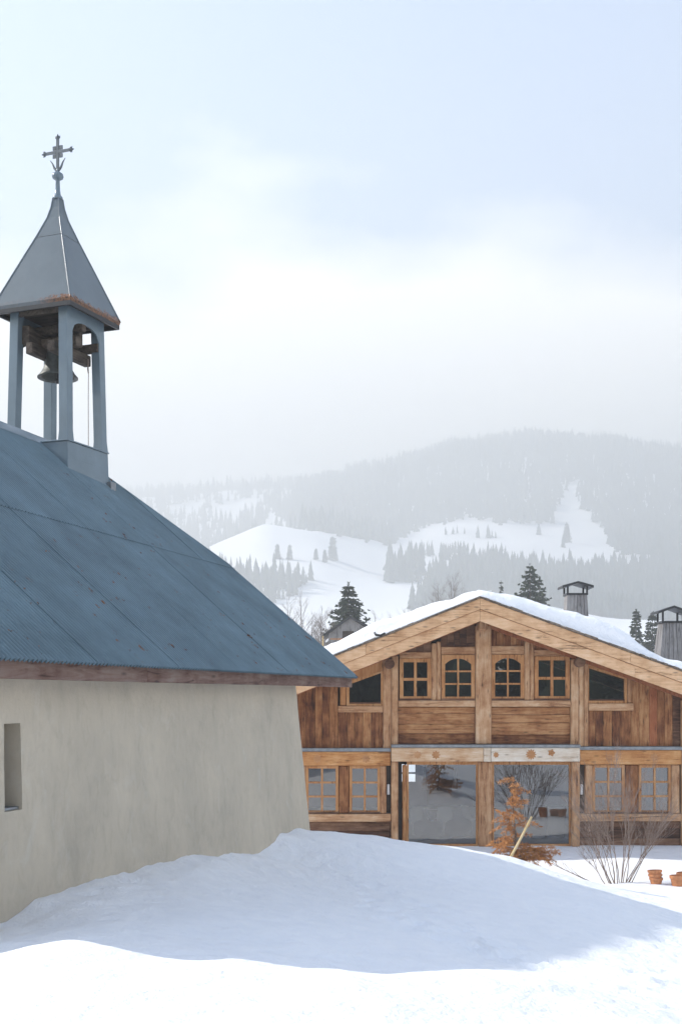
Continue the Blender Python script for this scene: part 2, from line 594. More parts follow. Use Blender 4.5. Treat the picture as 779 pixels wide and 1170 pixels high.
M['white'] = plain('white_plastic', (0.75, 0.75, 0.74), 0.35, 0, 0.04)
M['black_iron'] = plain('black_sheet_iron', (0.025, 0.026, 0.028), 0.5, 0.3)
M['terracotta'] = plain('terracotta', (0.48, 0.20, 0.085), 0.8, 0, 0.22, 14, 0.2)
M['stick'] = wood('pale_stake_bark', [(0.30, 0.19, 0.07), (0.52, 0.38, 0.18), (0.62, 0.50, 0.30)], 'Z')
M['twig'] = plain('bare_twig', (0.21, 0.155, 0.125), 0.85, 0, 0.35, 4)
M['bark'] = plain('grey_bark', (0.11, 0.085, 0.07), 0.9, 0, 0.4, 5, 0.4)
M['bare'] = plain('bare_grey_twig', (0.17, 0.145, 0.13), 0.9, 0, 0.3, 1)
M['larch_needles'] = foliage_mat('dry_orange_needles', (0.36, 0.15, 0.05), (0.58, 0.30, 0.12))
M['spruce'] = foliage_mat('spruce_needles', (0.018, 0.026, 0.018), (0.055, 0.070, 0.042))
M['far_spruce'] = foliage_mat('far_spruce', (0.020, 0.030, 0.026), (0.045, 0.058, 0.046))

# ------------------------------------------------------------------ terrain
CTRL = []
for (px, py, Y) in [
        (0, 1170, 6.0), (200, 1170, 6.0), (400, 1170, 6.1), (600, 1170, 6.8), (779, 1170, 7.8),
        (-250, 1120, 7.5), (-120, 1092, 7.9),
        (0, 1086, 7.9), (87, 1072, 8.0), (123, 1080, 8.0), (169, 1090, 8.0), (231, 1094, 8.0), (267, 1092, 8.0),
        (318, 1100, 8.0), (400, 1103, 8.0), (457, 1108, 8.1), (549, 1106, 8.3), (610, 1112, 8.6), (651, 1121, 8.8),
        (0, 1113, 9.2), (100, 1103, 9.2), (231, 1118, 9.2), (400, 1126, 9.2), (549, 1124, 9.5), (640, 1128, 9.7),
        (0, 1083, 10.3), (100, 1066, 10.8), (200, 1074, 10.8), (300, 1090, 10.5), (400, 1099, 10.6), (500, 1103, 10.7), (600, 1108, 10.8),
        (-60, 1085, 10.9), (0, 1060, 11.6), (51, 1031, 12.3), (103, 1013, 13.2), (154, 1001, 14.0), (205, 990, 15.0), (246, 984, 16.0),
        (293, 982, 17.5), (329, 963, 18.9), (354, 952, 20.0),
        (120, 1040, 12.0), (200, 1030, 12.9), (300, 1040, 13.0), (300, 1005, 16.0), (400, 1050, 13.5), (400, 1000, 18.0),
        (340, 978, 18.6), (500, 1050, 14.0), (500, 1000, 18.5),
        (600, 1050, 15.0), (600, 1012, 19.0), (680, 1062, 15.0), (690, 1032, 18.0), (779, 1082, 16.0), (779, 1112, 13.0),
        (779, 1052, 19.5), (700, 1110, 11.5), (779, 1140, 10.5),
        (362, 951, 21.0), (400, 957, 22.0), (445, 964, 22.5), (500, 967, 22.5), (545, 972, 22.5), (579, 977, 22.5), (609, 990, 22.0),
        (638, 999, 22.0), (676, 1010, 22.5), (726, 1016, 24.0), (779, 1018, 24.5)]:
    CTRL.append(PX(px, py, Y))
CTRL += [(0, 0, -1.65), (-6, 2.5, -1.5), (6, 2.5, -2.1), (12, 8, -3.2), (14, 16, -3.9), (14, 24, -4.1)]
CTRL += [(x, 26.6, -4.05) for x in (-6, -2, 1, 3.2)] + [(5.0, 26.2, -4.05), (7.0, 26.4, -4.0), (9.5, 26.6, -4.05), (13, 27, -4.1)]
CTRL += [(-6, 31, -4.1), (-2, 31, -4.1), (2, 31, -4.1), (5, 30.5, -4.08), (7, 29.5, -3.98), (9, 30.8, -4.05), (13, 31, -4.05)]
CTRL += [(-8, 15, -2.2), (-9, 22, -3.0), (-12, 10, -2.0), (-5, 24, -3.6), (0, 52, -3.6), (15, 52, -3.6), (-18, 40, -3.6), (22, 20, -4.2),
         (22, 36, -4.1), (-18, 25, -3.0), (0, -20, -1.0), (-15, -10, -1.0), (15, -10, -2.6), (34, 0, -4), (0, 75, -3.2), (30, 60, -3.6),
         (-30, 60, -3), (-34, 5, -1.5), (0, -40, 0.5), (30, -40, -2), (-30, -40, 1)]
CTRL = np.array(CTRL, float)


def _tps_fit(c):
    n = len(c)
    d = np.sqrt(((c[:, None, :2] - c[None, :, :2]) ** 2).sum(-1))
    K = np.where(d > 0, d * d * np.log(d + 1e-12), 0) + np.eye(n) * 0.0005
    Pm = np.c_[np.ones(n), c[:, :2]]
    A = np.zeros((n + 3, n + 3))
    A[:n, :n] = K
    A[:n, n:] = Pm
    A[n:, :n] = Pm.T
    return np.linalg.solve(A, np.r_[c[:, 2], 0, 0, 0])


TPS = _tps_fit(CTRL)


def tps(X, Y):
    out = np.empty(X.size)
    xf, yf = X.ravel(), Y.ravel()
    for s in range(0, X.size, 20000):
        x, y = xf[s:s + 20000], yf[s:s + 20000]
        d2 = (x[:, None] - CTRL[None, :, 0]) ** 2 + (y[:, None] - CTRL[None, :, 1]) ** 2
        U = 0.5 * d2 * np.log(d2 + 1e-12)
        out[s:s + 20000] = U @ TPS[:-3] + TPS[-3] + TPS[-2] * x + TPS[-1] * y
    return out.reshape(X.shape)


def sstep(a, b, x):
    t = np.clip((x - a) / (b - a), 0, 1)
    return t * t * (3 - 2 * t)


# value noise (numpy)
_perm = rng.random((256, 256))


def vnoise(x, y):
    xi, yi = np.floor(x).astype(int), np.floor(y).astype(int)
    fx, fy = x - xi, y - yi
    fx, fy = fx * fx * (3 - 2 * fx), fy * fy * (3 - 2 * fy)
    g = lambda i, j: _perm[i & 255, j & 255]
    return ((g(xi, yi) * (1 - fx) + g(xi + 1, yi) * fx) * (1 - fy) + (g(xi, yi + 1) * (1 - fx) + g(xi + 1, yi + 1) * fx) * fy) * 2 - 1


def fbm(x, y, o=4):
    s, a = 0, 1.0
    for k in range(o):
        s = s + a * vnoise(x * 2 ** k + 13.7 * k, y * 2 ** k + 7.1 * k)
        a *= 0.5
    return s / 1.9


# far slopes: rows of depth, columns of bearing (given as photograph columns), value = row at which that ground is seen
FC = np.array([-700, -200, 0, 130, 235, 300, 360, 440, 520, 600, 700, 779, 1000, 1500], float)
FR = np.array([80, 160, 300, 420 * FS, 480 * FS, 540 * FS, 600 * FS, 700 * FS, 790 * FS, 880 * FS, 970 * FS, 1090 * FS, 1290 * FS], float)
FT = np.array([
    [850, 850, 850, 850, 850, 850, 850, 850, 850, 850, 850, 850, 850, 850],
    [800, 800, 795, 790, 785, 782, 782, 782, 782, 782, 782, 782, 785, 800],
    [760, 755, 752, 750, 750, 748, 745, 738, 728, 722, 735, 735, 740, 750],
    [740, 735, 728, 722, 716, 712, 708, 702, 690, 684, 703, 708, 715, 730],
    [720, 710, 695, 685, 672, 662, 660, 670, 672, 670, 688, 692, 700, 715],
    [700, 690, 665, 650, 632, 605, 614, 640, 642, 648, 660, 668, 680, 700],
    [690, 680, 660, 650, 640, 611, 604, 622, 622, 622, 634, 645, 660, 690],
    [680, 665, 650, 645, 640, 617, 604, 612, 600, 600, 604, 612, 630, 670],
    [660, 640, 630, 625, 622, 598, 584, 578, 568, 562, 560, 568, 590, 640],
    [640, 615, 600, 596, 592, 584, 570, 552, 532, 518, 520, 535, 560, 620],
    [620, 590, 576, 570, 566, 562, 556, 535, 512, 501, 507, 524, 556, 610],
    [620, 590, 575, 568, 564, 562, 560, 560, 550, 545, 555, 565, 580, 620],
    [640, 620, 605, 600, 596, 594, 590, 590, 585, 580, 590, 600, 610, 640]], float)


def farz(X, Y):
    Ys = np.clip(Y, 80, 1290 * FS)
    col = np.clip(CX + F * X / np.maximum(Y, 60), FC[0], FC[-1])
    ci = np.clip(np.searchsorted(FC, col) - 1, 0, len(FC) - 2)
    ri = np.clip(np.searchsorted(FR, Ys) - 1, 0, len(FR) - 2)
    tc = (col - FC[ci]) / (FC[ci + 1] - FC[ci])
    tr = (Ys - FR[ri]) / (FR[ri + 1] - FR[ri])
    v = (FT[ri, ci] * (1 - tc) + FT[ri, ci + 1] * tc) * (1 - tr) + (FT[ri + 1, ci] * (1 - tc) + FT[ri + 1, ci + 1] * tc) * tr
    z = (HY - v) * Ys / F
    amp = np.clip((Ys - 80) / 800, 0, 1)
    return z + fbm(X / 150.0, Y / 150.0, 4) * 9.0 * amp + fbm(X / 33.0, Y / 33.0, 3) * 1.5 * amp


TRACKS = []
def _track(pts, n, j=0.25):
    for i in range(n):
        t = i / (n - 1) * (len(pts) - 1)
        k = min(int(t), len(pts) - 2)
        a, b = Vector(pts[k]), Vector(pts[k + 1])
        p = a.lerp(b, t - k)
        side = 0.13 if i % 2 else -0.13
        TRACKS.append((p.x + side + random.uniform(-j, j) * 0.4, p.y + random.uniform(-j, j) * 0.5, random.uniform(0.09, 0.14), random.uniform(0.04, 0.09)))


def _gp(px, py, Y):
    p = PX(px, py, Y)
    return (p[0], p[1], 0)


_track([_gp(440, 1000, 17.5), _gp(436, 1030, 15.2), _gp(460, 1055, 13.6), _gp(505, 1075, 12.6), _gp(560, 1085, 12.0), _gp(600, 1104, 11.2)], 26)
_track([_gp(480, 1022, 16.0), _gp(500, 1042, 14.6), _gp(545, 1068, 13.2), _gp(610, 1096, 11.8)], 14)
_track([_gp(770, 1135, 10.6), _gp(740, 1105, 12.5), _gp(760, 1075, 16)], 7)
_track([_gp(700, 1135, 10), _gp(720, 1130, 10.6), _gp(775, 1160, 9)], 4)


def gz(X, Y, detail=True):
    X = np.asarray(X, float)
    Y = np.asarray(Y, float)
    near = tps(X, Y)
    # away from the surveyed garden the ground settles to a gentle slope
    r = np.maximum(np.abs(X) - 28, 0) / 20 + np.maximum(-12 - Y, 0) / 22
    back = -3.0 - 0.012 * X - 0.035 * np.minimum(Y, 0) + 0.5 * fbm(X / 24, Y / 24, 3)
    k = sstep(0, 1, r)
    near = near * (1 - k) + back * k
    if detail:
        fg = 1 - sstep(8.3, 10.0, Y)
        near = near + fg * fbm(X / 1.1 + 9, Y / 0.9, 4) * 0.075
        wd = X * 0.9597 - Y * 0.2811 + 6.2           # distance from the chapel wall: crusted, slumped snow
        near = near + np.exp(-(wd / 0.42) ** 2) * (Y < 21.5) * (Y > 9) * (fbm(X / 0.34, Y / 0.34, 3) * 0.055 + 0.01)
        near = near + fbm(X / 2.6 + 5, Y / 2.6, 4) * 0.055 + fbm(X / 0.9 + 2, Y / 0.9, 4) * 0.036 + fbm(X / 0.28, Y / 0.28, 3) * 0.013
    t = sstep(55, 95, Y)
    z = near * (1 - t) + farz(X, Y) * t
    if detail:
        for (tx, ty, tr_, td) in TRACKS:
            if True:
                d2 = (X - tx) ** 2 + ((Y - ty) * 0.8) ** 2
                m = d2 < (tr_ * 2.2) ** 2
                if m.any():
                    q = np.sqrt(d2[m]) / tr_
                    z[m] += -td * np.exp(-q ** 2 * 1.1) + td * 0.35 * np.exp(-((q - 1.5) / 0.35) ** 2)
    return z


def g1(x, y):
    return float(gz(np.array([x]), np.array([y]), False)[0])


def axis(a, b, fine, lo, hi, g=1.12):
    v = list(np.arange(a, b + 1e-6, fine))
    s = fine
    while v[-1] < hi:
        s *= g
        v.append(min(v[-1] + s, hi))
    s = fine
    pre = []
    x = a
    while x > lo:
        s *= g
        x = max(x - s, lo)
        pre.append(x)
    return np.array(pre[::-1] + v)


def grid_obj(name, xs, ys, mat, fz):
    X, Y = np.meshgrid(xs, ys)
    Z = fz(X, Y)
    nx, ny = len(xs), len(ys)
    co = np.stack([X.ravel(), Y.ravel(), Z.ravel()], 1)
    i = np.arange((ny - 1) * (nx - 1))
    a = (i // (nx - 1)) * nx + i % (nx - 1)
    q = np.stack([a, a + 1, a + nx + 1, a + nx], 1)
    me = bpy.data.meshes.new(name)
    me.vertices.add(len(co))
    me.vertices.foreach_set('co', co.ravel())
    me.loops.add(q.size)
    me.loops.foreach_set('vertex_index', q.ravel())
    me.polygons.add(len(q))
    me.polygons.foreach_set('loop_start', np.arange(len(q)) * 4)
    me.polygons.foreach_set('use_smooth', np.ones(len(q), bool))
    me.materials.append(mat)
    me.update()
    me.validate()
    o = bpy.data.objects.new(name, me)
    return link(o)


gx = axis(-6.5, 9.5, 0.08, -900 * FS, 900 * FS, 1.13)
gy = axis(5.0, 29.0, 0.08, -150, 100, 1.13)
ground = grid_obj('snow_ground', gx, gy, M['snow'], gz)
tag(ground, kind='structure')
hx = axis(-570, 660, 11.0, -900 * FS, 900 * FS, 1.08)
hy = np.concatenate([np.arange(100, 300, 4.0), np.arange(300, 700 * FS, 11.0), np.arange(700 * FS, 1290 * FS + 1, 20.0)])
hill = grid_obj('hillside', hx, hy, M['far_snow'], lambda X, Y: gz(X, Y, False))
tag(hill, kind='structure')

HTOP = float(np.max([v.co.z for v in hill.data.vertices])) + 34.0
# haze: the winter air that fades the far slopes
hb = MB().box(-960 * FS, 960 * FS, -190, 1310 * FS, -40, HTOP)
haze = hb.build('haze', None)
hm = bpy.data.materials.new('haze_air')
hm.use_nodes = True
hm.node_tree.nodes.clear()
ho = hm.node_tree.nodes.new('ShaderNodeOutputMaterial')
hv = hm.node_tree.nodes.new('ShaderNodeVolumePrincipled')
hv.inputs['Color'].default_value = (0.53, 0.545, 0.545, 1)
hv.inputs['Density'].default_value = HAZE
hv.inputs['Anisotropy'].default_value = 0.25
hm.node_tree.links.new(hv.outputs[0], ho.inputs['Volume'])
haze.data.materials.append(hm)
tag(haze, 'pale winter haze filling the valley', 'haze', kind='stuff')

# ------------------------------------------------------------------ chapel
A = math.atan2(410.0, F)                     # bearing of its long side
dv = Vector((math.sin(A), math.cos(A), 0))
nv = Vector((math.cos(A), -math.sin(A), 0))
E0 = Vector(((0 - CX) * 11.0 / F, 11.0, 0))  # a point under the eave
NE = E0.dot(nv)                              # eave line
HS, PIT, ZE = 4.38, 0.87, 0.369              # half span, pitch, eave height (eye = 0)
UC = 15.0
ZB = -2.6
corg = nv * (NE - HS) + dv * UC
chapel = empty('chapel', (corg.x, corg.y, ZB), rz=-A)
tag(chapel, 'lime plastered chapel with blue grey corrugated metal roof and open bell tower', 'chapel')
# chapel frame: x towards the garden (eave at +HS), y along the ridge away from the camera, z above ZB
ZR = ZE + PIT * HS
ang = math.atan(PIT)
ca, sa = math.cos(ang), math.sin(ang)
YN, YE = -6.7, 21.37 - UC                    # near gable end, far eave end
M_W, M_Y = 2.3, 21.04 - UC                   # far end: half hip starts here
R_Y = 18.84 - UC


def rp(y, w, side=1, off=0.0):
    """point of the roof surface: y along, w horizontal run up from the eave, off along the normal"""
    return (side * (HS - w + off * sa), y, ZE + PIT * w + off * ca - ZB)


def slab(outline, off0, off1, side):
    m = MB()
    n = len(outline)
    v = [rp(y, w, side, off0) for y, w in outline] + [rp(y, w, side, off1) for y, w in outline]
    f = [tuple(range(n)), tuple(range(2 * n - 1, n - 1, -1))] + [(i, i + n, (i + 1) % n + n, (i + 1) % n) for i in range(n)]
    return m.add(v, f)


outl = [(YN + 0.04, 0.02), (YE - 0.04, 0.02), (M_Y - 0.04, M_W), (R_Y - 0.04, HS - 0.001), (YN + 0.04, HS - 0.001)]
rb = MB()
for s in (1, -1):
    t = slab(outl, -0.12, -0.03, s)
    rb.add(t.v, t.f)
hipA = [rp(M_Y - 0.05, M_W, 1, -0.06), rp(M_Y - 0.05, M_W, -1, -0.06), rp(R_Y - 0.05, HS, 1, -0.06)]
rb.add(hipA, [(0, 1, 2)])
roof = rb.build('roof', M['dark_wood'], chapel)

# corrugated sheets (one shared mesh per row, cut pieces at the far hip)
PITCH, AMP, SW = 0.0787, 0.023, 1.023


def sheet_mesh(name, length, y_off, clip=None, nl=3):
    seg = 8
    n = 13 * seg + seg // 2
    vs_, fs_ = [], []
    for j in range(nl + 1):
        for i in range(n + 1):
            x = i * PITCH / seg
            vs_.append((x, length * j / nl, AMP * math.cos(2 * math.pi * i / seg)))
    for j in range(nl):
        for i in range(n):
            a = j * (n + 1) + i
            fs_.append((a, a + 1, a + n + 2, a + n + 1))
    me = bpy.data.meshes.new(name)
    me.from_pydata(vs_, [], fs_)
    me.materials.append(M['roof_paint'])
    if clip:
        bm = bmesh.new(); bm.from_mesh(me)
        for (co, no) in clip:
            bmesh.ops.bisect_plane(bm, geom=list(bm.verts) + list(bm.edges) + list(bm.faces), dist=1e-5,
                                   plane_co=co, plane_no=no, clear_outer=True)
        bm.to_mesh(me); bm.free()
    me.polygons.foreach_set('use_smooth', [True] * len(me.polygons))
    me.update()
    return me


rowL = [(0.0 - 0.07, 2.36), (2.22, HS + 0.02)]   # (w0,w1) of the two rows
row_mesh = [sheet_mesh('roof_sheet', (b - a) / ca, 0) for a, b in rowL]
ncol = 13
for side in (1, -1):
    for r_i, (w0, w1) in enumerate(rowL):
        for c_i in range(ncol):
            y0 = YN + c_i * SW
            if y0 > YE:
                continue
            off = 0.022 + (0.013 if r_i else 0.0) + (0.002 if c_i % 2 else 0.0) + random.uniform(-0.001, 0.001)
            far = y0 + SW + 0.05
            lim = YE if r_i == 0 else M_Y
            need = far > (M_Y - 0.2 if r_i == 0 else R_Y)
            if r_i == 1 and y0 > M_Y:
                continue
            if side == 1:
                org = Vector(rp(y0, w0, 1, off)); ex = Vector((0, 1, 0)); ey = Vector((-ca, 0, sa)); ez = Vector((sa, 0, ca))
            else:
                org = Vector(rp(y0 + SW + 0.04, w0, -1, off)); ex = Vector((0, -1, 0)); ey = Vector((ca, 0, sa)); ez = Vector((-sa, 0, ca))
            mat4 = Matrix((ex, ey, ez)).transposed().to_4x4()
            me = row_mesh[r_i]
            if need:
                # cut line in the sheet's own plane (x along y, y up slope)
                pa, pb = ((YE, 0.0), (M_Y, M_W)) if r_i == 0 else ((M_Y, M_W), (R_Y, HS))
                if side == 1:
                    la = Vector((pa[0] - y0, (pa[1] - w0) / ca, 0)); lb = Vector((pb[0] - y0, (pb[1] - w0) / ca, 0))
                else:
                    y1_ = y0 + SW + 0.04
                    la = Vector((y1_ - pa[0], (pa[1] - w0) / ca, 0)); lb = Vector((y1_ - pb[0], (pb[1] - w0) / ca, 0))
                dd = (lb - la)
                no = Vector((dd.y, -dd.x, 0)) * (1 if side == 1 else -1)
                me = sheet_mesh('roof_sheet', (w1 - w0) / ca, 0, [(la, no)])
                if len(me.polygons) == 0:
                    continue
            o = bpy.data.objects.new('roof_sheet', me)
            o.matrix_local = Matrix.Translation(org) @ mat4
            link(o, roof)

# half hip, ridge cap and edge flashings
hm_ = MB()
p0, p1, p2 = Vector(rp(M_Y, M_W, 1, 0.02)), Vector(rp(M_Y, M_W, -1, 0.02)), Vector(rp(R_Y, HS, 1, 0.03))
p2.x = 0
nst = 60
for i in range(nst):
    a = p0.lerp(p1, i / nst); b = p0.lerp(p1, (i + 1) / nst)
    top = lambda q: Vector((q.x, p0.y + (p2.y - p0.y) * (1 - abs(q.x) / abs(p0.x)), p0.z + (p2.z - p0.z) * (1 - abs(q.x) / abs(p0.x))))
    hm_.add([a, b, top(b), top(a)], [(0, 3, 2, 1)])
hm_.build('hip_sheet', M['roof_paint'], roof)
for s in (1, -1):
    MB().tube([rp(M_Y + 0.0, M_W, s, 0.035), rp(R_Y + 0.02, HS - 0.02, s, 0.05)], 0.028, 8).build('hip_flashing', M['roof_paint'], roof)
    MB().tube([rp(YE - 0.005, -0.06, s, 0.022), rp(M_Y, M_W, s, 0.03)], 0.022, 8).build('edge_flashing', M['roof_paint'], roof)
rc = MB()
for s in (1, -1):
    v = [rp(YN, HS - 0.17, s, 0.055), rp(R_Y, HS - 0.17, s, 0.055), (0, R_Y, ZR - ZB + 0.085), (0, YN, ZR - ZB + 0.085)]
    rc.add(v, [(0, 1, 2, 3) if s == 1 else (3, 2, 1, 0)])
rc.build('ridge_cap', M['tower_paint'], roof)
# eave boards
for s in (1, -1):
    ys = [YN, -2.2, 2.35, YE - 0.02]
    for i in range(3):
        x0, x1 = HS - 0.055, HS - 0.015
        if s < 0:
            x0, x1 = -x1, -x0
        o = block('eave_board', x0, x1, ys[i] + 0.002, ys[i + 1] - 0.002, ZE - 0.215 - ZB, ZE - 0.022 - ZB, M['fascia_old'], roof, 0.008)
        o.rotation_euler = (random.uniform(-0.0012, 0.0012), 0, 0)
# soffit boards
for s in (1, -1):
    x0, x1 = (HS - 0.62, HS - 0.06) if s == 1 else (-HS + 0.06, -HS + 0.62)
    block('soffit', x0, x1, YN + 0.05, YE - 0.06, ZE - 0.20 - ZB, ZE - 0.17 - ZB, M['fascia_old'], roof, 0.0)
# far verge boards under the half hip
for s in (1, -1):
    m = MB()
    lo, hi = rp(YE, 0.05, s, -0.02), rp(M_Y, M_W, s, -0.02)
    lo2, hi2 = rp(YE, 0.05, s, -0.22), rp(M_Y, M_W, s, -0.22)
    t = Vector((0, -0.04, 0))
    v = [lo, hi, hi2, lo2] + [Vector(q) + t for q in (lo, hi, hi2, lo2)]
    m.add(v, [(0, 1, 2, 3), (7, 6, 5, 4), (0, 4, 5, 1), (1, 5, 6, 2), (2, 6, 7, 3), (3, 7, 4, 0)])
    m.build('verge_board', M['fascia_old'], roof)

# plaster walls, battered, thicker at the foot
WX, WYN, WYF = HS - 0.40, YN + 0.5, 19.28 - UC
ZT, ZF = ZE - 0.19, -4.4
BAT = 0.075
win_y0, win_y1, win_z0, win_z1 = 10.40 - UC, 10.70 - UC, -1.12, -0.27


def wall_x(z):
    return WX + BAT * max(0.0, (ZT - z)) + 0.02 * max(0.0, -1.6 - z) ** 2


def wall_yf(z):
    return WYF + BAT * max(0.0, (ZT - z)) + 0.02 * max(0.0, -1.6 - z) ** 2


wm = MB()
yl = sorted(set([round(v, 4) for v in np.arange(WYN, WYF, 0.2)] + [win_y0, win_y1, WYF]))
yl = [v for v in yl if v in (win_y0, win_y1, WYF, round(WYN, 4)) or min(abs(v - win_y0), abs(v - win_y1), abs(v - WYF)) > 0.06]
zl = sorted(set([round(v, 4) for v in np.arange(ZF, ZT, 0.2)] + [win_z0, win_z1, ZT]))
zl = [v for v in zl if v in (win_z0, win_z1, ZT, round(ZF, 4)) or min(abs(v - win_z0), abs(v - win_z1), abs(v - ZT)) > 0.06]


def wp(y, z, edge=False):
    t = (y - WYN) / (WYF - WYN)
    yy = y + t * (wall_yf(z) - WYF)
    bt_ = 0.12 + 0.88 * min(1.0, max(0.0, t * 1.5 - 0.2))
    k = 0.0 if edge else 0.022 * mnoise.noise(Vector((y * 0.9, z * 0.9, 3.1))) + 0.008 * mnoise.noise(Vector((y * 3.1, z * 3.1, 1.7)))
    return (WX + (wall_x(z) - WX) * bt_ + k, yy, z - ZB)


idx = {}
for i, y in enumerate(yl):
    for j, z in enumerate(zl):
        idx[i, j] = len(wm.v)
        wm.v.append(wp(y, z, j == len(zl) - 1))
for i in range(len(yl) - 1):
    for j in range(len(zl) - 1):
        if yl[i] >= win_y0 - 1e-6 and yl[i + 1] <= win_y1 + 1e-6 and zl[j] >= win_z0 - 1e-6 and zl[j + 1] <= win_z1 + 1e-6:
            continue
        wm.f.append((idx[i, j], idx[i + 1, j], idx[i + 1, j + 1], idx[i, j + 1]))
# far face, other side, near face
n0 = len(wm.v)
zz = zl
for z in zz:
    wm.v += [(wall_x(z), wall_yf(z), z - ZB), (-wall_x(z), wall_yf(z), z - ZB), (-wall_x(z), WYN, z - ZB), (wall_x(z), WYN, z - ZB)]
for j in range(len(zz) - 1):
    b0 = n0 + 4 * j
    for k in range(3):
        wm.f.append((b0 + k, b0 + k + 1, b0 + k + 5, b0 + k + 4))
# gable walls
for (y_, flip) in ((WYF, False), (WYN, True)):
    zt = ZT - ZB
    h2 = M_W - 0.25 if not flip else HS - 0.3
    xg = HS - 0.4 - h2 if not flip else 0.0
    q = [(WX, y_, zt), (-WX, y_, zt), (-max(xg, 0.01), y_, ZE + PIT * (HS - max(xg, 0.01)) - ZB - 0.25), (max(xg, 0.01), y_, ZE + PIT * (HS - max(xg, 0.01)) - ZB - 0.25)]
    wm.add(q, [(3, 2, 1, 0) if flip else (0, 1, 2, 3)])
wall = wm.build('wall', M['plaster'], chapel, smooth=True)
# slit window: reveal, pane, sill
rv = MB()
DEP = 0.42
for (za, zb) in ((win_z0, win_z1),):
    a = [wp(win_y0, za), wp(win_y1, za), wp(win_y1, zb), wp(win_y0, zb)]
    bk = [(WX - DEP, p[1], p[2]) for p in a]
    rv.add(a + bk, [(0, 1, 5, 4), (1, 2, 6, 5), (2, 3, 7, 6), (3, 0, 4, 7), (4, 5, 6, 7)])
slit = rv.build('slit_window', M['plaster'], chapel)
block('window_pane', WX - DEP + 0.02, WX - DEP + 0.04, win_y0 - 0.03, win_y1 + 0.03, win_z0 - ZB, win_z1 - ZB, M['black_iron'], slit, 0)
block('sill', WX - DEP + 0.05, wp(win_y0, win_z0)[0] - 0.03, win_y0 + 0.004, win_y1 + 0.03, win_z0 - ZB + 0.002, win_z0 - ZB + 0.03, M['zinc'], slit, 0.003)

# ---- bell tower
tw_world = Vector((-4.725, 20.47, 0))
TY = R(21.5)
rel = tw_world - Vector((corg.x, corg.y, 0))
tloc = (rel.dot(nv), rel.dot(dv), -ZB)
TB = 0.595
bt = MB()
zs = [(3.05, TB + 0.16), (3.35, TB + 0.07), (3.62, TB + 0.012), (4.10, TB)]
for z, h in zs:
    bt.v += [(h, -h, z), (h, h + (0.05 if z < 3.4 else 0), z), (-h, h, z), (-h, -h, z)]
for i in range(len(zs) - 1):
    for k in range(4):
        a, b = 4 * i + k, 4 * i + (k + 1) % 4
        bt.f.append((a, b, b + 4, a + 4))
n_ = 4 * (len(zs) - 1)
bt.f.append((n_, n_ + 1, n_ + 2, n_ + 3))
tower = bt.build('bell_tower', M['tower_paint'], chapel, loc=tloc)
tower.rotation_euler = (0, 0, -(TY - A))
block('base_flange', -TB - 0.02, TB + 0.02, -TB - 0.02, TB + 0.02, 4.105, 4.13, M['tower_paint'], tower, 0.006)
block('lap_seam', TB + 0.001, TB + 0.008, -TB + 0.01, TB - 0.01, 3.84, 3.852, M['tower_paint'], tower, 0)
# lead flashing apron at the foot
MB().box(TB + 0.02, TB + 0.10, TB - 0.06, TB + 0.10, 3.30, 3.62).build('lead_apron', M['lintel_pale'] if False else M['zinc'], tower)
PW = 0.165
post_me = None
for sx in (1, -1):
    for sy in (1, -1):
        m = MB()
        zz_ = [4.13, 4.30, 5.2, 6.34]
        for z in zz_:
            o_ = (TB - 0.005) - 0.040 * (z - 4.13) / 2.2
            g_ = 0.012 if z < 4.2 else 0.0
            x1, y1 = sx * (o_ + g_), sy * (o_ + g_)
            x0, y0 = sx * (o_ - PW - g_), sy * (o_ - PW - g_)
            xa, xb = min(x0, x1), max(x0, x1)
            ya, yb = min(y0, y1), max(y0, y1)
            m.v += [(xa, ya, z), (xb, ya, z), (xb, yb, z), (xa, yb, z)]
        for i in range(len(zz_) - 1):
            for k in range(4):
                a, b = 4 * i + k, 4 * i + (k + 1) % 4
                m.f.append((a, b, b + 4, a + 4))
        m.f.append(tuple(len(m.v) - 4 + k for k in range(4)))
        po = m.build('post', M['tower_paint'], tower)
        bevel_mesh(po.data, 0.008)
# arched header panels under the eave on the two long sides
for sx in (1, -1):
    ho_ = 0.555
    sp_, cr_, zt_ = 5.93, 6.13, 6.36
    inner = ho_ - PW
    pts = []
    N_ = 14
    for i in range(N_ + 1):
        t = -1 + 2 * i / N_
        pts.append((t * inner, sp_ + (cr_ - sp_) * math.sqrt(max(0, 1 - t * t)) ** 0.9))
    m = MB()
    for xx in (sx * (ho_ - 0.035), sx * (ho_ - 0.005)):
        for y, z in pts:
            m.v += [(xx, y, z), (xx, y, zt_)]
    k2 = 2 * (N_ + 1)
    for i in range(N_):
        a = 2 * i
        m.f += [(a, a + 2, a + 3, a + 1), (k2 + a + 1, k2 + a + 3, k2 + a + 2, k2 + a), (a, k2 + a, k2 + a + 2, a + 2)]
    ob = m.build('arched_panel', M['tower_paint'], tower)
# plain rails on the other two sides, high up under the soffit
for sy in (1, -1):
    y0, y1 = (0.49, 0.53) if sy > 0 else (-0.53, -0.49)
    block('head_rail', -0.39, 0.39, y0, y1, 6.22, 6.355, M['belfry_wood'], tower, 0.004)
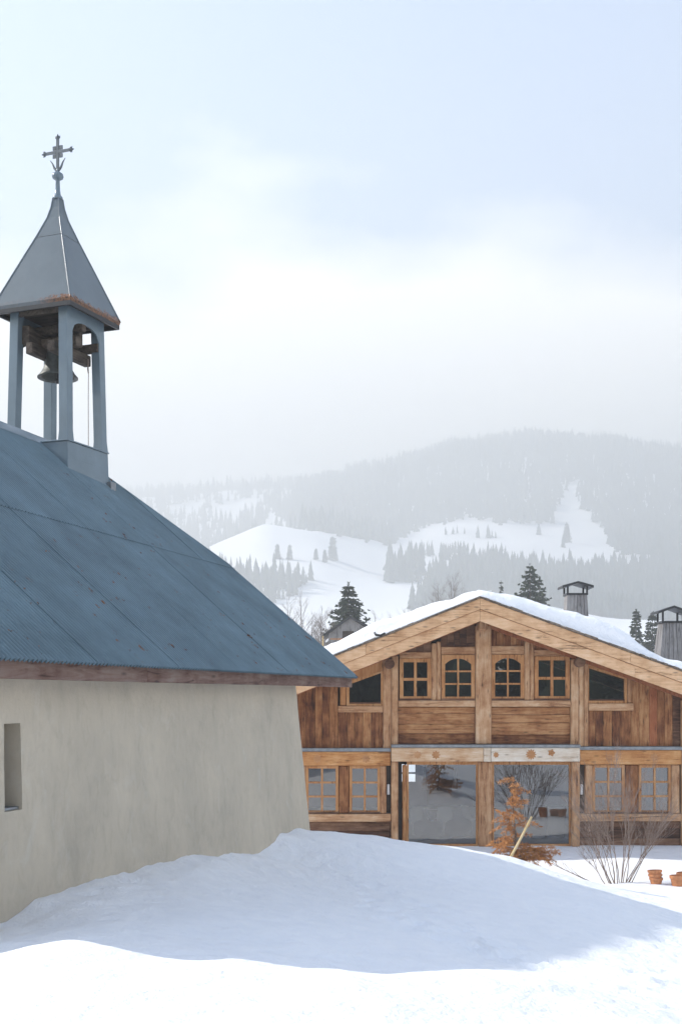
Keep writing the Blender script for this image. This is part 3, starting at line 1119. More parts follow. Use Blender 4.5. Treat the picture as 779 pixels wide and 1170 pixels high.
# belfry timbers
for xx in (-0.25, 0.17):
    block('bell_beam', xx, xx + 0.13, -0.54, 0.54, 5.60, 5.78, M['belfry_wood'], tower, 0.01)
block('tie_beam', -0.54, 0.54, 0.36, 0.48, 5.79, 5.93, M['belfry_wood'], tower, 0.01)
block('tie_beam', -0.54, 0.54, -0.10, 0.02, 6.02, 6.16, M['belfry_wood'], tower, 0.01)
block('bell_frame', -0.50, 0.36, 0.10, 0.20, 5.84, 6.24, M['belfry_wood'], tower, 0.01)
block('bell_frame', -0.44, -0.26, -0.44, 0.44, 5.80, 6.10, M['belfry_wood'], tower, 0.01)
for s_ in (1, -1):
    MB().tube([(s_ * 0.5, -0.45, 5.75), (s_ * 0.1, 0.25, 6.3)], 0.055, 4).build('brace', M['belfry_wood'], tower)
# spire
prof = [(6.30, 0.735), (6.36, 0.748), (7.05, 0.475), (7.61, 0.252), (7.95, 0.125), (8.14, 0.078), (8.30, 0.058), (8.33, 0.058)]
sm = MB()
for z, r_ in prof:
    sm.v += [(r_, -r_, z), (r_, r_, z), (-r_, r_, z), (-r_, -r_, z)]
for i in range(len(prof) - 1):
    for k in range(4):
        a, b = 4 * i + k, 4 * i + (k + 1) % 4
        sm.f.append((a, b, b + 4, a + 4))
spire = sm.build('spire', M['spire_paint'], tower)
block('soffit', -0.72, 0.72, -0.72, 0.72, 6.312, 6.335, M['dark_wood'], spire, 0)
for (sx, sy) in ((1, -1), (1, 1), (-1, 1), (-1, -1)):
    MB().tube([(sx * r_, sy * r_, z) for z, r_ in prof[1:-1]], 0.013, 6).build('hip_seam', M['spire_paint'], spire)
for zc in (7.60,):
    r_ = 0.257
    m = MB()
    q = [(r_, -r_), (r_, r_), (-r_, r_), (-r_, -r_), (r_, -r_)]
    m.tube([(x, y, zc) for x, y in q], 0.006, 5)
    m.build('lap_seam', M['iron'], spire)
# drip edge below the eave
for (x0, x1, y0, y1) in ((0.70, 0.738, -0.738, 0.738), (-0.738, -0.70, -0.738, 0.738), (-0.699, 0.699, -0.738, -0.70), (-0.699, 0.699, 0.70, 0.738)):
    block('drip_edge', x0, x1, y0, y1, 6.235, 6.311, M['black_iron'], spire, 0.004)
# finial and cross
fin = MB()
fin.lathe([(0.075, 8.29), (0.085, 8.31), (0.075, 8.335), (0.052, 8.36), (0.040, 8.45), (0.034, 8.60), (0.045, 8.615), (0.085, 8.64), (0.098, 8.675), (0.085, 8.715), (0.045, 8.745), (0.024, 8.76), (0.020, 8.80)], 16)
finial = fin.build('finial', M['tower_paint'], tower, smooth=True)
cr = MB()
cr.box(-0.024, 0.024, -0.012, 0.012, 8.79, 9.30)
cr.box(-0.235, -0.025, -0.013, 0.013, 9.063, 9.107)
cr.box(0.025, 0.235, -0.013, 0.013, 9.063, 9.107)
for (a, b) in ((-0.095, -0.035), (0.035, 0.095)):
    for (c, d) in ((8.985, 9.05), (9.12, 9.185)):
        cr.box(a, b, -0.009, 0.009, c, d)
def fleur(cx, cz, ang_):
    c_, s_ = math.cos(ang_), math.sin(ang_)
    for (pts, w) in (([(0, 0), (0, 0.05), (0, 0.095)], (0.018, 0.026, 0.004)), ([(0, 0.0), (-0.035, 0.035), (-0.045, 0.065)], (0.012, 0.016, 0.004)), ([(0, 0.0), (0.035, 0.035), (0.045, 0.065)], (0.012, 0.016, 0.004))):
        cr.tube([(cx + x * c_ + y * s_, 0, cz - x * s_ + y * c_) for x, y in pts], w, 6)
fleur(0, 9.29, 0)
fleur(0.225, 9.085, math.pi / 2)
fleur(-0.225, 9.085, -math.pi / 2)
cross = cr.build('cross', M['iron'], tower)
for s_ in (1, -1):
    MB().tube([(s_ * 0.02, 0, 8.77), (s_ * 0.07, 0, 8.83), (s_ * 0.10, 0, 8.90), (s_ * 0.15, 0, 8.965)], (0.022, 0.02, 0.014, 0.005), 6).build('scroll_leaf', M['iron'], tower)

# bell hangs in the belfry: a thing of its own
bell_root = empty('church_bell', (tw_world.x, tw_world.y, 5.30), rz=-TY)
tag(bell_root, 'bronze church bell hanging inside the open bell tower', 'bell')
bm_ = MB()
bm_.lathe([(0.275, 0.015), (0.335, 0.0), (0.335, 0.02), (0.285, 0.075), (0.235, 0.16), (0.205, 0.28), (0.19, 0.40), (0.165, 0.46), (0.09, 0.50), (0.0, 0.505)], 28)
bm_.lathe([(0.0, 0.44), (0.15, 0.40), (0.17, 0.28), (0.215, 0.12), (0.275, 0.015)][::-1], 28)
bm_.build('bell_body', M['bronze'], bell_root, smooth=True)
block('yoke', -0.42, 0.42, -0.09, 0.09, 0.49, 0.66, M['belfry_wood'], bell_root, 0.01)
cl = MB()
cl.tube([(0, 0, 0.42), (0, 0, -0.02)], 0.016, 6)
cl.lathe([(0.0, -0.09), (0.03, -0.085), (0.045, -0.045), (0.03, -0.01), (0.0, 0.0)], 10)
cl.build('clapper', M['black_iron'], bell_root)
ch = MB()
ch.tube([(0.40, 0.30, 0.36), (0.41, 0.29, 0.1), (0.40, 0.30, -0.25), (0.395, 0.31, -1.16)], 0.006, 5)
ch.tube([(0.40, 0.30, 0.36), (0.415, 0.28, 0.30), (0.385, 0.31, 0.2), (0.41, 0.29, 0.12)], 0.011, 5)
rope = ch.build('bell_rope', M['twig'], None, loc=(tw_world.x, tw_world.y, 5.30))
rope.rotation_euler = (0, 0, -TY)
tag(rope, 'thin bell rope hanging in the tower opening beside the right post', 'rope')

# ------------------------------------------------------------------ chalet
YF = 33.0
K = YF / F
CB = (xq := (548.5 - CX) * K, YF, -4.12)
chalet = empty('chalet', CB)
tag(chalet, 'weathered timber chalet with snow covered gable roof and large glass doors', 'chalet')


def xf(px): return (px - CX) * K
def zf(py): return (HY - py) * K


def cb(name, px0, px1, py0, py1, y0, y1, mat, parent=None, bev=0.008):
    """beam or board of the facade given by photograph rows and columns on the facade plane; y0,y1 = metres in front (-) or behind (+)"""
    p = parent or chalet
    org = CB
    if parent is not None and parent is not chalet:
        org = tuple(CB[i] + parent.location[i] for i in range(3))
    return block(name, xf(px0), xf(px1), YF + y0, YF + y1, zf(py1), zf(py0), mat, p, bev, org)


YO = 31.9                                  # verge plane
KO = YO / F
XA, ZA = (548.5 - CX) * KO, (HY - 682.5) * KO
SL, SR = 0.400, 0.364
XL, XR = XA - 6.9, XA + 7.1


def rz_(x):
    return ZA - (SL * (XA - x) if x < XA else SR * (x - XA))


# roof deck
rd = MB()
for (xa, xb) in ((XL, XA), (XA, XR)):
    rd.prism_y([(xa - CB[0], rz_(xa) - 0.22 - CB[2]), (xb - CB[0], rz_(xb) - 0.22 - CB[2]), (xb - CB[0], rz_(xb) - 0.02 - CB[2]), (xa - CB[0], rz_(xa) - 0.02 - CB[2])], YO + 0.06 - CB[1], 46.0 - CB[1])
croof = rd.build('roof', M['board_h'], chalet)
# shingle edge: individual small shingles would be under 10 px: a ragged strip of them
se = MB()
x = XL
while x < XR:
    w = random.uniform(0.10, 0.2)
    t = random.uniform(0.015, 0.05)
    fwd = random.uniform(0.02, 0.09)
    xb = min(x + w, XR)
    if x < XA < xb:
        xb = XA
    se.prism_y([(x - CB[0], rz_(x) - 0.018 - CB[2]), (xb - 0.008 - CB[0], rz_(xb - 0.008) - 0.018 - CB[2]), (xb - 0.008 - CB[0], rz_(xb - 0.008) + t - CB[2]), (x - CB[0], rz_(x) + t - CB[2])], YO - fwd - CB[1], YO + 0.5 - CB[1])
    x = xb
tag(se.build('shingle_edge', M['shingle'], croof), kind='stuff')
# fascia: two boards on each slope, in two lengths
for (xa, xb) in ((XL, XA), (XA, XR)):
    for (t0, t1, yy, nm) in ((-0.022, -0.305, 0.0, 'fascia_board'), (-0.312, -0.615, 0.05, 'fascia_board')):
        cut = xa + (xb - xa) * random.uniform(0.4, 0.6)
        for (a, b) in ((xa, cut - 0.002), (cut + 0.002, xb - (0.002 if xb == XA else 0))):
            g = 0.002 if a == XA else 0
            poly_block(nm, [(a + g, rz_(a + g) + t1), (b, rz_(b) + t1), (b, rz_(b) + t0), (a + g, rz_(a + g) + t0)], YO + yy - 0.005, YO + yy + 0.045, M['fascia'], croof, CB, 0.006)
# rafter along the facade, just under the roof
for (xa, xb) in ((XL + 0.9, XA), (XA, XR - 0.9)):
    poly_block('rafter', [(xa, rz_(xa) - 0.62), (xb, rz_(xb) - 0.62), (xb, rz_(xb) - 0.225), (xa, rz_(xa) - 0.225)], YF - 0.12, YF + 0.1, M['red_board'], chalet, CB)


def under(px):
    """row of the underside of the rafter on the facade at column px"""
    return HY - (rz_(xf(px)) - 0.62) / K


# purlin ends
def purlin(px, py, r, sq=False):
    x, z = xf(px), zf(py)
    if sq:
        return block('purlin', x - r, x + r, YF - 0.55, YF + 0.3, z - r, z + r, M['post'], chalet, 0.015, CB)
    m = MB()
    n = 16
    ring = [(r * math.cos(2 * math.pi * k / n), r * math.sin(2 * math.pi * k / n)) for k in range(n)]
    m.prism_y(ring, YF - 0.42 - CB[1], YF + 0.3 - CB[1])
    return m.build('purlin', M['log_dark'], chalet, (x - CB[0], 0, z - CB[2]))


purlin(444.5, 759, 0.13)
purlin(549, 716, 0.115, True)
purlin(659.5, 757, 0.13)

# main posts, upper storey
def cpost(px0, px1, py0, py1, pr=-0.10, mat=None):
    return cb('post', px0, px1, py0, py1, pr, 0.10, mat or M['post'], bev=0.022)


cpost(437.5, 446.6, under(442), 857)
cpost(446.9, 454.5, under(451), 853)
cpost(542.5, 560.5, under(550), 850, -0.13)
cpost(651, 660, under(655), 853)
cpost(660.3, 665.6, under(663), 853)
cpost(666, 671, under(668), 853, -0.08)
cpost(492.6, 498.2, 735, 800, -0.07)
cpost(498.4, 503.4, 733, 800, -0.06)
cpost(598.6, 604.2, 732, 800, -0.07)
cpost(604.4, 609.3, 734, 800, -0.06)
# cross beams
def cbeam(name, px0, px1, py0, py1, y0=-0.08, y1=0.10, mat=None, bev=0.015):
    return cb(name, px0, px1, py0, py1, y0, y1, mat or M['beam'], bev=bev)


cbeam('beam', 503.6, 542.3, 739, 748, -0.05)
cbeam('beam', 456, 492.4, 745, 752, -0.05)
cbeam('beam', 560.7, 598.4, 738, 747.5, -0.05)
cbeam('beam', 609.5, 650.8, 742.5, 749.5, -0.05)
cbeam('sill_beam', 454.7, 542.3, 800.3, 807.5, -0.11)
cbeam('sill_beam', 560.7, 650.8, 800.3, 807.5, -0.11)
cbeam('sill_beam', 386, 437.2, 806.5, 814, -0.10)
cbeam('sill_beam', 671.3, 722.5, 803.5, 812, -0.10)

# board walls: each board is a piece; a dark lath panel behind closes the joints
def panel(name, px0, px1, py0, py1, y0=0.06, y1=0.10):
    return cb(name, px0, px1, py0, py1, y0, y1, M['room'], bev=0)


def boards_v(px0, px1, top, bot, w=(8.0, 11.5), mats=None, y0=0.0, special=None):
    x = px0
    i = 0
    while x < px1 - 2:
        nx = min(x + random.uniform(*w), px1)
        if px1 - nx < 4:
            nx = px1
        tl = top(x) if callable(top) else top
        tr_ = top(nx) if callable(top) else top
        mt = M['board_v']
        if special:
            for (a, b, mm) in special:
                if a <= (x + nx) / 2 <= b:
                    mt = mm
        dy = random.uniform(-0.012, 0.012)
        poly_block('wall_board', [(xf(x) + 0.003, zf(bot)), (xf(nx) - 0.003, zf(bot)), (xf(nx) - 0.003, zf(tr_)), (xf(x) + 0.003, zf(tl))],
                   YF + y0 + dy, YF + y0 + 0.05 + dy, mt, chalet, CB, 0.004)
        x = nx
        i += 1


def boards_h(px0, px1, py0, py1, n, mat=None, y0=0.0, log=False):
    hs = [random.uniform(0.75, 1.3) for _ in range(n)]
    s = sum(hs)
    y = py0
    for h in hs:
        ny = y + h / s * (py1 - py0)
        dy = random.uniform(-0.015, 0.015)
        o = cb('wall_log' if log else 'wall_board', px0, px1, y + 0.12, ny - 0.12, y0 + dy, y0 + 0.06 + dy, mat or M['board_h'], bev=0.02 if log else 0.010)
        o.rotation_euler = (0, random.uniform(-0.002, 0.002), 0)
        y = ny


boards_h(454.8, 542.2, 807.8, 850, 4)
boards_h(560.8, 650.8, 807.8, 850, 4)
panel('lath_panel', 454.8, 542.2, 808, 850); panel('lath_panel', 560.8, 650.8, 808, 850)
# left outer bay
boards_v(300, 386, lambda p: under(p) - 6, 854.5)
boards_v(386, 437.3, 814, 854.5)
poly_block('lath_panel', [(xf(300), zf(854)), (xf(386), zf(854)), (xf(386), zf(under(386) - 6)), (xf(300), zf(under(300) - 6))], YF + 0.07, YF + 0.10, M['room'], chalet, CB)
panel('lath_panel', 386, 437.3, 815, 854)
# right outer bay
SPC = [(743, 754, M['red_board']), (765, 776, M['log_dark'])]
boards_v(720.5, 812, lambda p: under(p) - 6, 852.5, w=(8.5, 11.5), special=SPC)
boards_v(671.2, 720.3, 812, 852.5)
poly_block('lath_panel', [(xf(720), zf(852)), (xf(812), zf(852)), (xf(812), zf(under(812) - 6)), (xf(720), zf(under(720) - 6))], YF + 0.07, YF + 0.10, M['room'], chalet, CB)
panel('lath_panel', 671, 720, 812, 852)
# gable triangle boards between the cross beams and the rafters
boards_v(503.6, 542.3, lambda p: under(p) - 4, 739, w=(6, 8.5), y0=0.02, special=[(500, 541, M['log_dark'])])
boards_v(560.7, 598.4, lambda p: under(p) - 4, 738, w=(6, 8.5), y0=0.02)
boards_v(460, 492.4, lambda p: under(p) - 4, 745, w=(6, 8.5), y0=0.02, special=[(460, 493, M['log_dark'])])
boards_v(609.5, 648, lambda p: under(p) - 4, 742.5, w=(6, 8.5), y0=0.02)


# windows
def window(px0, px1, py0, py1, cols, rows, fw=4.0, bw=1.7, arch=0.0, yb=0.0, name='window', sill=True, mat=None):
    """frame, glazing bars and panes; px/py are the outer edges of the frame"""
    mt = mat or M['frame']
    x0, x1, z0, z1 = xf(px0), xf(px1), zf(py1), zf(py0)
    root = empty(name, ((x0 + x1) / 2 - CB[0], 0 + yb, z0 - CB[2]), chalet)
    ox, oz = (x0 + x1) / 2, z0
    f = fw * K
    X0, X1, Z0, Z1 = x0 - ox, x1 - ox, 0.0, z1 - z0
    fr = MB()
    fr.box(X0, X0 + f, -0.055, 0.03, Z0, Z1)
    fr.box(X1 - f, X1, -0.055, 0.03, Z0, Z1)
    fr.box(X0 + f, X1 - f, -0.052, 0.03, Z0, Z0 + f)
    gx0, gx1, gz0, gz1 = X0 + f, X1 - f, Z0 + f, Z1 - f
    ah = arch * K
    cxm = (gx0 + gx1) / 2

    def topz(x):
        if not arch:
            return gz1
        t = (x - cxm) / ((gx1 - gx0) / 2)
        return gz1 - ah * abs(t) ** 2.2
    n = 12 if arch else 1
    for i in range(n):
        a = gx0 + (gx1 - gx0) * i / n
        b = gx0 + (gx1 - gx0) * (i + 1) / n
        fr.prism_y([(a, topz(a)), (b, topz(b)), (b, Z1), (a, Z1)], -0.052, 0.03)
    o = fr.build('window_frame', mt, root)
    bwm = bw * K
    xs = [gx0 + (gx1 - gx0) * i / cols for i in range(cols + 1)]
    zs_ = [gz0 + (gz1 - gz0) * j / rows for j in range(rows + 1)]
    for i in range(1, cols):
        block('glazing_bar', xs[i] - bwm / 2, xs[i] + bwm / 2, -0.042, 0.012, gz0, topz(xs[i]), mt, root, 0.004)
    for j in range(1, rows):
        for i in range(cols):
            a = xs[i] + (bwm / 2 if i > 0 else 0)
            b = xs[i + 1] - (bwm / 2 if i < cols - 1 else 0)
            block('glazing_bar', a, b, -0.038, 0.010, zs_[j] - bwm / 2, zs_[j] + bwm / 2, mt, root, 0.004)
    for i in range(cols):
        for j in range(rows):
            a, b = xs[i], xs[i + 1]
            c, d = zs_[j], zs_[j + 1]
            tilt = random.uniform(-0.006, 0.006)
            tz = random.uniform(-0.006, 0.006)
            if arch and j == rows - 1:
                k = 6
                pts = [(a, c), (b, c)] + [(b + (a - b) * q / k, topz(b + (a - b) * q / k)) for q in range(k + 1)]
            else:
                pts = [(a, c), (b, c), (b, d), (a, d)]
            mx, mz = (a + b) / 2, (c + d) / 2
            p = MB()
            p.add([(x - mx, 0, z - mz) for x, z in pts], [tuple(range(len(pts)))])
            po = p.build('pane', M['glass'], root, (mx, 0.0, mz))
            po.rotation_euler = (tilt, 0, tz)
    if sill:
        block('window_sill', X0 + 0.004, X1 - 0.004, -0.085, -0.056, Z0 - 0.0, Z0 + 0.045, M['log_dark'], root, 0.004)
    return root


window(456.2, 492.3, 752.3, 800, 2, 2, 4.4, 3.2)
window(504, 542, 748.5, 800, 2, 3, 4.0, 2.0, arch=6.5)
window(561, 598.3, 748, 800, 2, 3, 4.0, 2.0, arch=6.5)
window(609.8, 650, 750, 800, 2, 2, 4.6, 3.2)


def raked(pts, inset=3.0, name='raked_window'):
    """four cornered window under the rafter: pts (px,py) of the glass, counter-clockwise from lower left"""
    P_ = [(xf(a), zf(b)) for a, b in pts]
    cx_ = sum(p[0] for p in P_) / 4
    z0 = P_[0][1]
    root = empty(name, (cx_ - CB[0], 0, z0 - CB[2]), chalet)
    q = [(x - cx_, z - z0) for x, z in P_]
    f = inset * K
    cxx = sum(p[0] for p in q) / 4; czz = sum(p[1] for p in q) / 4
    o_ = []
    for (x, z) in q:
        o_.append((x + f * (1 if x > cxx else -1), z + f * (1 if z > czz else -1)))
    m = MB()
    for i in range(4):
        j = (i + 1) % 4
        m.prism_y([q[i], o_[i], o_[j], q[j]], -0.05, 0.05)
    ob = m.build('window_frame', M['frame'], root)
    bm = bmesh.new(); bm.from_mesh(ob.data); bmesh.ops.recalc_face_normals(bm, faces=bm.faces); bm.to_mesh(ob.data); bm.free()
    p = MB(); p.add([(x, 0, z) for x, z in q], [(0, 1, 2, 3)])
    p.build('pane', M['glass'], root)
    block('window_sill', q[0][0] + 0.003, q[1][0] - 0.003, -0.075, -0.051, 0.0, 0.04, M['log_dark'], root, 0.004)
    return root


raked([(399, 804), (435, 804), (435, 769), (399, 782)])
raked([(672, 800.5), (712.4, 800.5), (712.4, 776), (672, 763.4)])
poly_block('trim_board', [(xf(395.8), zf(780)), (xf(437.2), zf(766)), (xf(437.2), zf(under(437.2) - 5)), (xf(395.8), zf(under(395.8) - 5))], YF - 0.03, YF + 0.06, M['frame'], chalet, CB, 0.004)
poly_block('trim_board', [(xf(671.2), zf(761)), (xf(715.6), zf(773.5)), (xf(715.6), zf(under(715.6) - 5)), (xf(671.2), zf(under(671.2) - 5))], YF - 0.03, YF + 0.06, M['lintel'], chalet, CB, 0.004)
cpost(388.5, 395.4, under(391) - 4, 806.3, -0.06, M['frame'])
cpost(716, 720.3, under(718) - 4, 803.3, -0.06)

# flashing ledges and lintels between the storeys
cb('flashing', 343, 446.0, 854.6, 858.4, -0.16, 0.12, M['zinc'], bev=0.004)
cb('flashing', 446.3, 660.3, 850.3, 853.6, -0.32, 0.12, M['zinc'], bev=0.004)
cb('flashing', 660.6, 777, 852.8, 856.6, -0.16, 0.12, M['zinc'], bev=0.004)
beamL = cbeam('lintel', 300, 445.8, 858.6, 874.6, -0.12, 0.14, M['lintel'])
beamCL = cbeam('lintel', 446.5, 550.8, 853.8, 869.6, -0.27, 0.14, M['lintel_faded'])
beamCN = cbeam('lintel_key', 551.1, 559.0, 853.8, 869.8, -0.275, 0.14, M['lintel_pale'])
beamCR = cbeam('lintel', 559.3, 660, 853.8, 869.6, -0.27, 0.14, M['lintel_pale'])
beamR = cbeam('lintel', 660.8, 776.5, 856.8, 873.4, -0.12, 0.14, M['lintel'])


def rosette(beam, px, py, r, front, petals=8, square=False):
    m = MB()
    n = petals * 4
    rr = r * K
    ring = []
    for k in range(n):
        a = 2 * math.pi * k / n
        q = rr * (0.82 + 0.18 * math.cos(petals * a))
        if square:
            q = rr / max(abs(math.cos(a)), abs(math.sin(a))) * 0.8
        ring.append((q * math.cos(a), q * math.sin(a)))
    m.prism_y(ring, -0.006, 0.01)
    m.prism_y([(x * 0.3, z * 0.3) for x, z in ring], -0.012, 0.0)
    o = m.build('rosette', M['rosette'], beam)
    bl = beam.location
    o.location = (xf(px) - CB[0] - bl.x, front - bl.y, zf(py) - CB[2] - bl.z)


rosette(beamL, 362.5, 866.5, 5.2, -0.12); rosette(beamL, 418, 866.5, 5.2, -0.12)
rosette(beamCL, 476, 862, 4.6, -0.27); rosette(beamCL, 497, 862, 5.2, -0.27)
rosette(beamCR, 604.5, 861.5, 6.4, -0.27, 12); rosette(beamCR, 627.6, 859.6, 4.4, -0.27, 5); rosette(beamCR, 565, 862, 3.6, -0.27, 7)
rosette(beamR, 694.5, 865.6, 5.2, -0.12); rosette(beamR, 745.4, 865, 5.2, -0.12)

# ground floor, left bay
GY = 966.5
window(349.5, 386.4, 875, 929, 2, 3, 3.0, 2.2)
cpost(386.6, 399, 874.8, 929, -0.03, M['board_v'])
window(399.2, 434, 875, 929, 2, 3, 3.0, 2.2)
cpost(434.2, 441.2, 874.8, 929.4, -0.09)
cpost(342, 349.3, 874.8, 929.4, -0.06)
cbeam('sill_beam', 300, 446.4, 929.6, 938.4, -0.14)
boards_h(300, 446.0, 938.6, GY, 3, M['log_dark'], -0.02, True)
panel('lath_panel', 300, 446, 939, GY)
panel('lath_panel', 441.4, 446, 875, 929)
boards_v(300, 342, 874.8, 929, special=None)
cpost(446.6, 454.4, 869.8, GY, -0.2)
cpost(459.4, 464.4, 873.9, GY, -0.05, M['frame'])
panel('lath_panel', 454.6, 459.2, 870, GY, 0.15, 0.18)
# right bay
cpost(651.6, 660.4, 869.8, GY, -0.2)
cpost(667.4, 675.8, 873.8, 929.4, -0.09)
window(676, 712.6, 874, 929, 2, 3, 3.0, 2.2)
cpost(712.8, 728.4, 873.8, 929, -0.03, M['board_v'])
window(728.6, 765.4, 874, 929, 2, 3, 3.0, 2.2)
cpost(765.8, 775, 873.8, 929.4, -0.09)
cpost(776.8, 790, under(783), GY, -0.13)
cbeam('sill_beam', 660.8, 776.6, 929.6, 938, -0.14)
boards_h(660.8, 776.6, 938.4, GY, 3, M['log_dark'], -0.02, True)
panel('lath_panel', 661, 776, 939, GY)
panel('lath_panel', 660.6, 667.2, 875, 929)
boards_v(790.2, 812, lambda p: 852.5, GY)
# middle post and glass doors
cpost(545.6, 561.6, 869.8, GY, -0.14)


def glass_door(px0, px1, py0, py1):
    x0, x1, z0, z1 = xf(px0), xf(px1), zf(py1), zf(py0)
    ox = (x0 + x1) / 2
    root = empty('glass_door', (ox - CB[0], 0, z0 - CB[2]), chalet)
    h = z1 - z0
    w = (x1 - x0) / 2
    f = 2.0 * K
    fr = MB()
    fr.box(-w, -w + f, -0.05, 0.05, 0, h)
    fr.box(w - f, w, -0.05, 0.05, 0, h)
    fr.box(-w + f, w - f, -0.048, 0.05, h - 3.6 * K, h)
    fr.box(-w + f, w - f, -0.048, 0.05, 0, 2.4 * K)
    fr.build('door_frame', M['frame'], root)
    p = MB(); p.add([(-w + f, 0, 2.4 * K), (w - f, 0, 2.4 * K), (w - f, 0, h - 3.6 * K), (-w + f, 0, h - 3.6 * K)], [(0, 1, 2, 3)])
    p.build('pane', M['glass'], root)
    return root


glass_door(464.6, 545.4, 870, GY)
glass_door(561.8, 651.4, 870, GY)
# small white blocks in the recesses beside the doors
for px in (443.6, 663.9):
    block('wall_lamp', xf(px) - 0.035, xf(px) + 0.035, YF - 0.02, YF + 0.055, zf(908), zf(896), M['white'], chalet, 0.012, CB)

# inside: floor, rear wall with windows, side walls, storey floor
def crect(name, x0, x1, y0, y1, z0, z1, mat):
    return block(name, x0, x1, y0, y1, z0, z1, mat, chalet, 0, CB)


WLx, WRx = xf(303), xf(812)
BY = 42.0
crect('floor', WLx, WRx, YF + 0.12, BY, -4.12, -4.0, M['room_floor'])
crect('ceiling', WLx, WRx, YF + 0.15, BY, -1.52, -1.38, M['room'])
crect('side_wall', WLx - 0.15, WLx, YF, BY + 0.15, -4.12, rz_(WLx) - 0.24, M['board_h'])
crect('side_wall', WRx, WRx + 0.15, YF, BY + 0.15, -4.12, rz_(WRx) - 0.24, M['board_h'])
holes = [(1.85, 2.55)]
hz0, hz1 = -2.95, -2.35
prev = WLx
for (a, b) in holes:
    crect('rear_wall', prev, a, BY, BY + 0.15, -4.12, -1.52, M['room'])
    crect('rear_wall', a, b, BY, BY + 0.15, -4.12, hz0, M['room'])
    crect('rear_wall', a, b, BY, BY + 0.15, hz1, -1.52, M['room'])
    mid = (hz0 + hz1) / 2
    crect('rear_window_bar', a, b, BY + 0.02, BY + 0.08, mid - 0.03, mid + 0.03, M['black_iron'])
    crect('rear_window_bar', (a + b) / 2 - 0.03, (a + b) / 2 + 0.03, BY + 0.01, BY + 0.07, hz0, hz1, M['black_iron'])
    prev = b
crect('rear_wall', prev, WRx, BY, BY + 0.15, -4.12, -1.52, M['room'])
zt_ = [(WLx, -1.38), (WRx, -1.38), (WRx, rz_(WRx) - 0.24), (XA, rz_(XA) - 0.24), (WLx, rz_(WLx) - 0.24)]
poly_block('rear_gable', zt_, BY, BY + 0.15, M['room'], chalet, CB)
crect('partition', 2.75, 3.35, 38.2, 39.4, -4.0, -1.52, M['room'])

# furniture behind the glass
def tulip_chair():
    root = empty('tulip_chair', (0, 0, 0))
    m = MB()
    n, rows = 16, 10
    # bucket shell: seat pan curving up into a waisted back
    prof_ = []
    for j in range(rows + 1):
        t = j / rows
        if t < 0.45:
            s = t / 0.45
            c = (0, 0.20 - 0.40 * s, 0.44 - 0.03 * math.sin(s * math.pi)); w = 0.20 + 0.04 * math.sin(s * math.pi)
        else:
            s = (t - 0.45) / 0.55
            c = (0, -0.20 - 0.09 * s, 0.44 + 0.42 * s); w = 0.20 + 0.05 * math.sin(s * 2.3) - 0.06 * s * s
        prof_.append((c, w))
    for (c, w) in prof_:
        for i in range(n + 1):
            u = -1 + 2 * i / n
            lift = 0.10 * u * u
            m.v.append((w * u, c[1] + lift * 0.4 * (1 if c[2] > 0.45 else 0), c[2] + (lift if c[2] <= 0.45 else 0)))
    for j in range(rows):
        for i in range(n):
            a = j * (n + 1) + i
            m.f.append((a, a + 1, a + n + 2, a + n + 1))
    sh = m.build('shell', M['white'], root, smooth=True)
    so = sh.modifiers.new('thick', 'SOLIDIFY'); so.thickness = 0.012
    b = MB(); b.lathe([(0.24, 0.0), (0.23, 0.012), (0.12, 0.03), (0.04, 0.09), (0.025, 0.22), (0.035, 0.38), (0.09, 0.425)], 20)
    b.build('pedestal', M['white'], root, smooth=True)
    return root


def copy_tree(o, parent=None):
    c = o.copy()
    COL.objects.link(c)
    c.parent = parent
    for q in o.children:
        copy_tree(q, c)
    return c


tc0 = tulip_chair()
spots = [(2.05, 35.0, 0.5, 'white tulip chair behind the left glass door, nearest the door frame'),
         (2.92, 34.9, 0.0, 'white tulip chair in the middle of the left glass door'),
         (3.75, 35.2, -1.1, 'white tulip chair at the right end behind the left glass door'),
         (4.95, 35.3, 0.6, 'white tulip chair behind the right glass door, beside the white cabinet')]
for i, (x, y, a, lb) in enumerate(spots):
    c = tc0 if i == 0 else copy_tree(tc0)
    c.location = (x, y, -3.999)
    c.rotation_euler = (0, 0, a)
    tag(c, lb, 'chair', 'tulip chairs inside the chalet')
tb = empty('dining_table', (3.0, 36.0, -3.999))
tag(tb, 'round white pedestal table inside the chalet behind the chairs', 'table')
MB().lathe([(0.0, 0.70), (0.60, 0.70), (0.62, 0.715), (0.60, 0.73), (0.0, 0.73)], 28).build('table_top', M['white'], tb, smooth=True)
MB().lathe([(0.30, 0.0), (0.28, 0.015), (0.08, 0.06), (0.04, 0.3), (0.05, 0.62), (0.14, 0.70)], 20).build('pedestal', M['white'], tb, smooth=True)
cabinet = empty('white_cabinet', (6.05, 34.7, -3.999))
tag(cabinet, 'plain white cabinet standing behind the right glass door', 'cabinet')
block('carcass', -0.24, 0.24, -0.2, 0.2, 0.06, 0.88, M['white'], cabinet, 0.008)
block('cabinet_door', -0.23, 0.23, -0.222, -0.203, 0.08, 0.86, M['white'], cabinet, 0.005)
block('plinth', -0.22, 0.22, -0.17, 0.18, 0.0, 0.058, M['black_iron'], cabinet, 0)
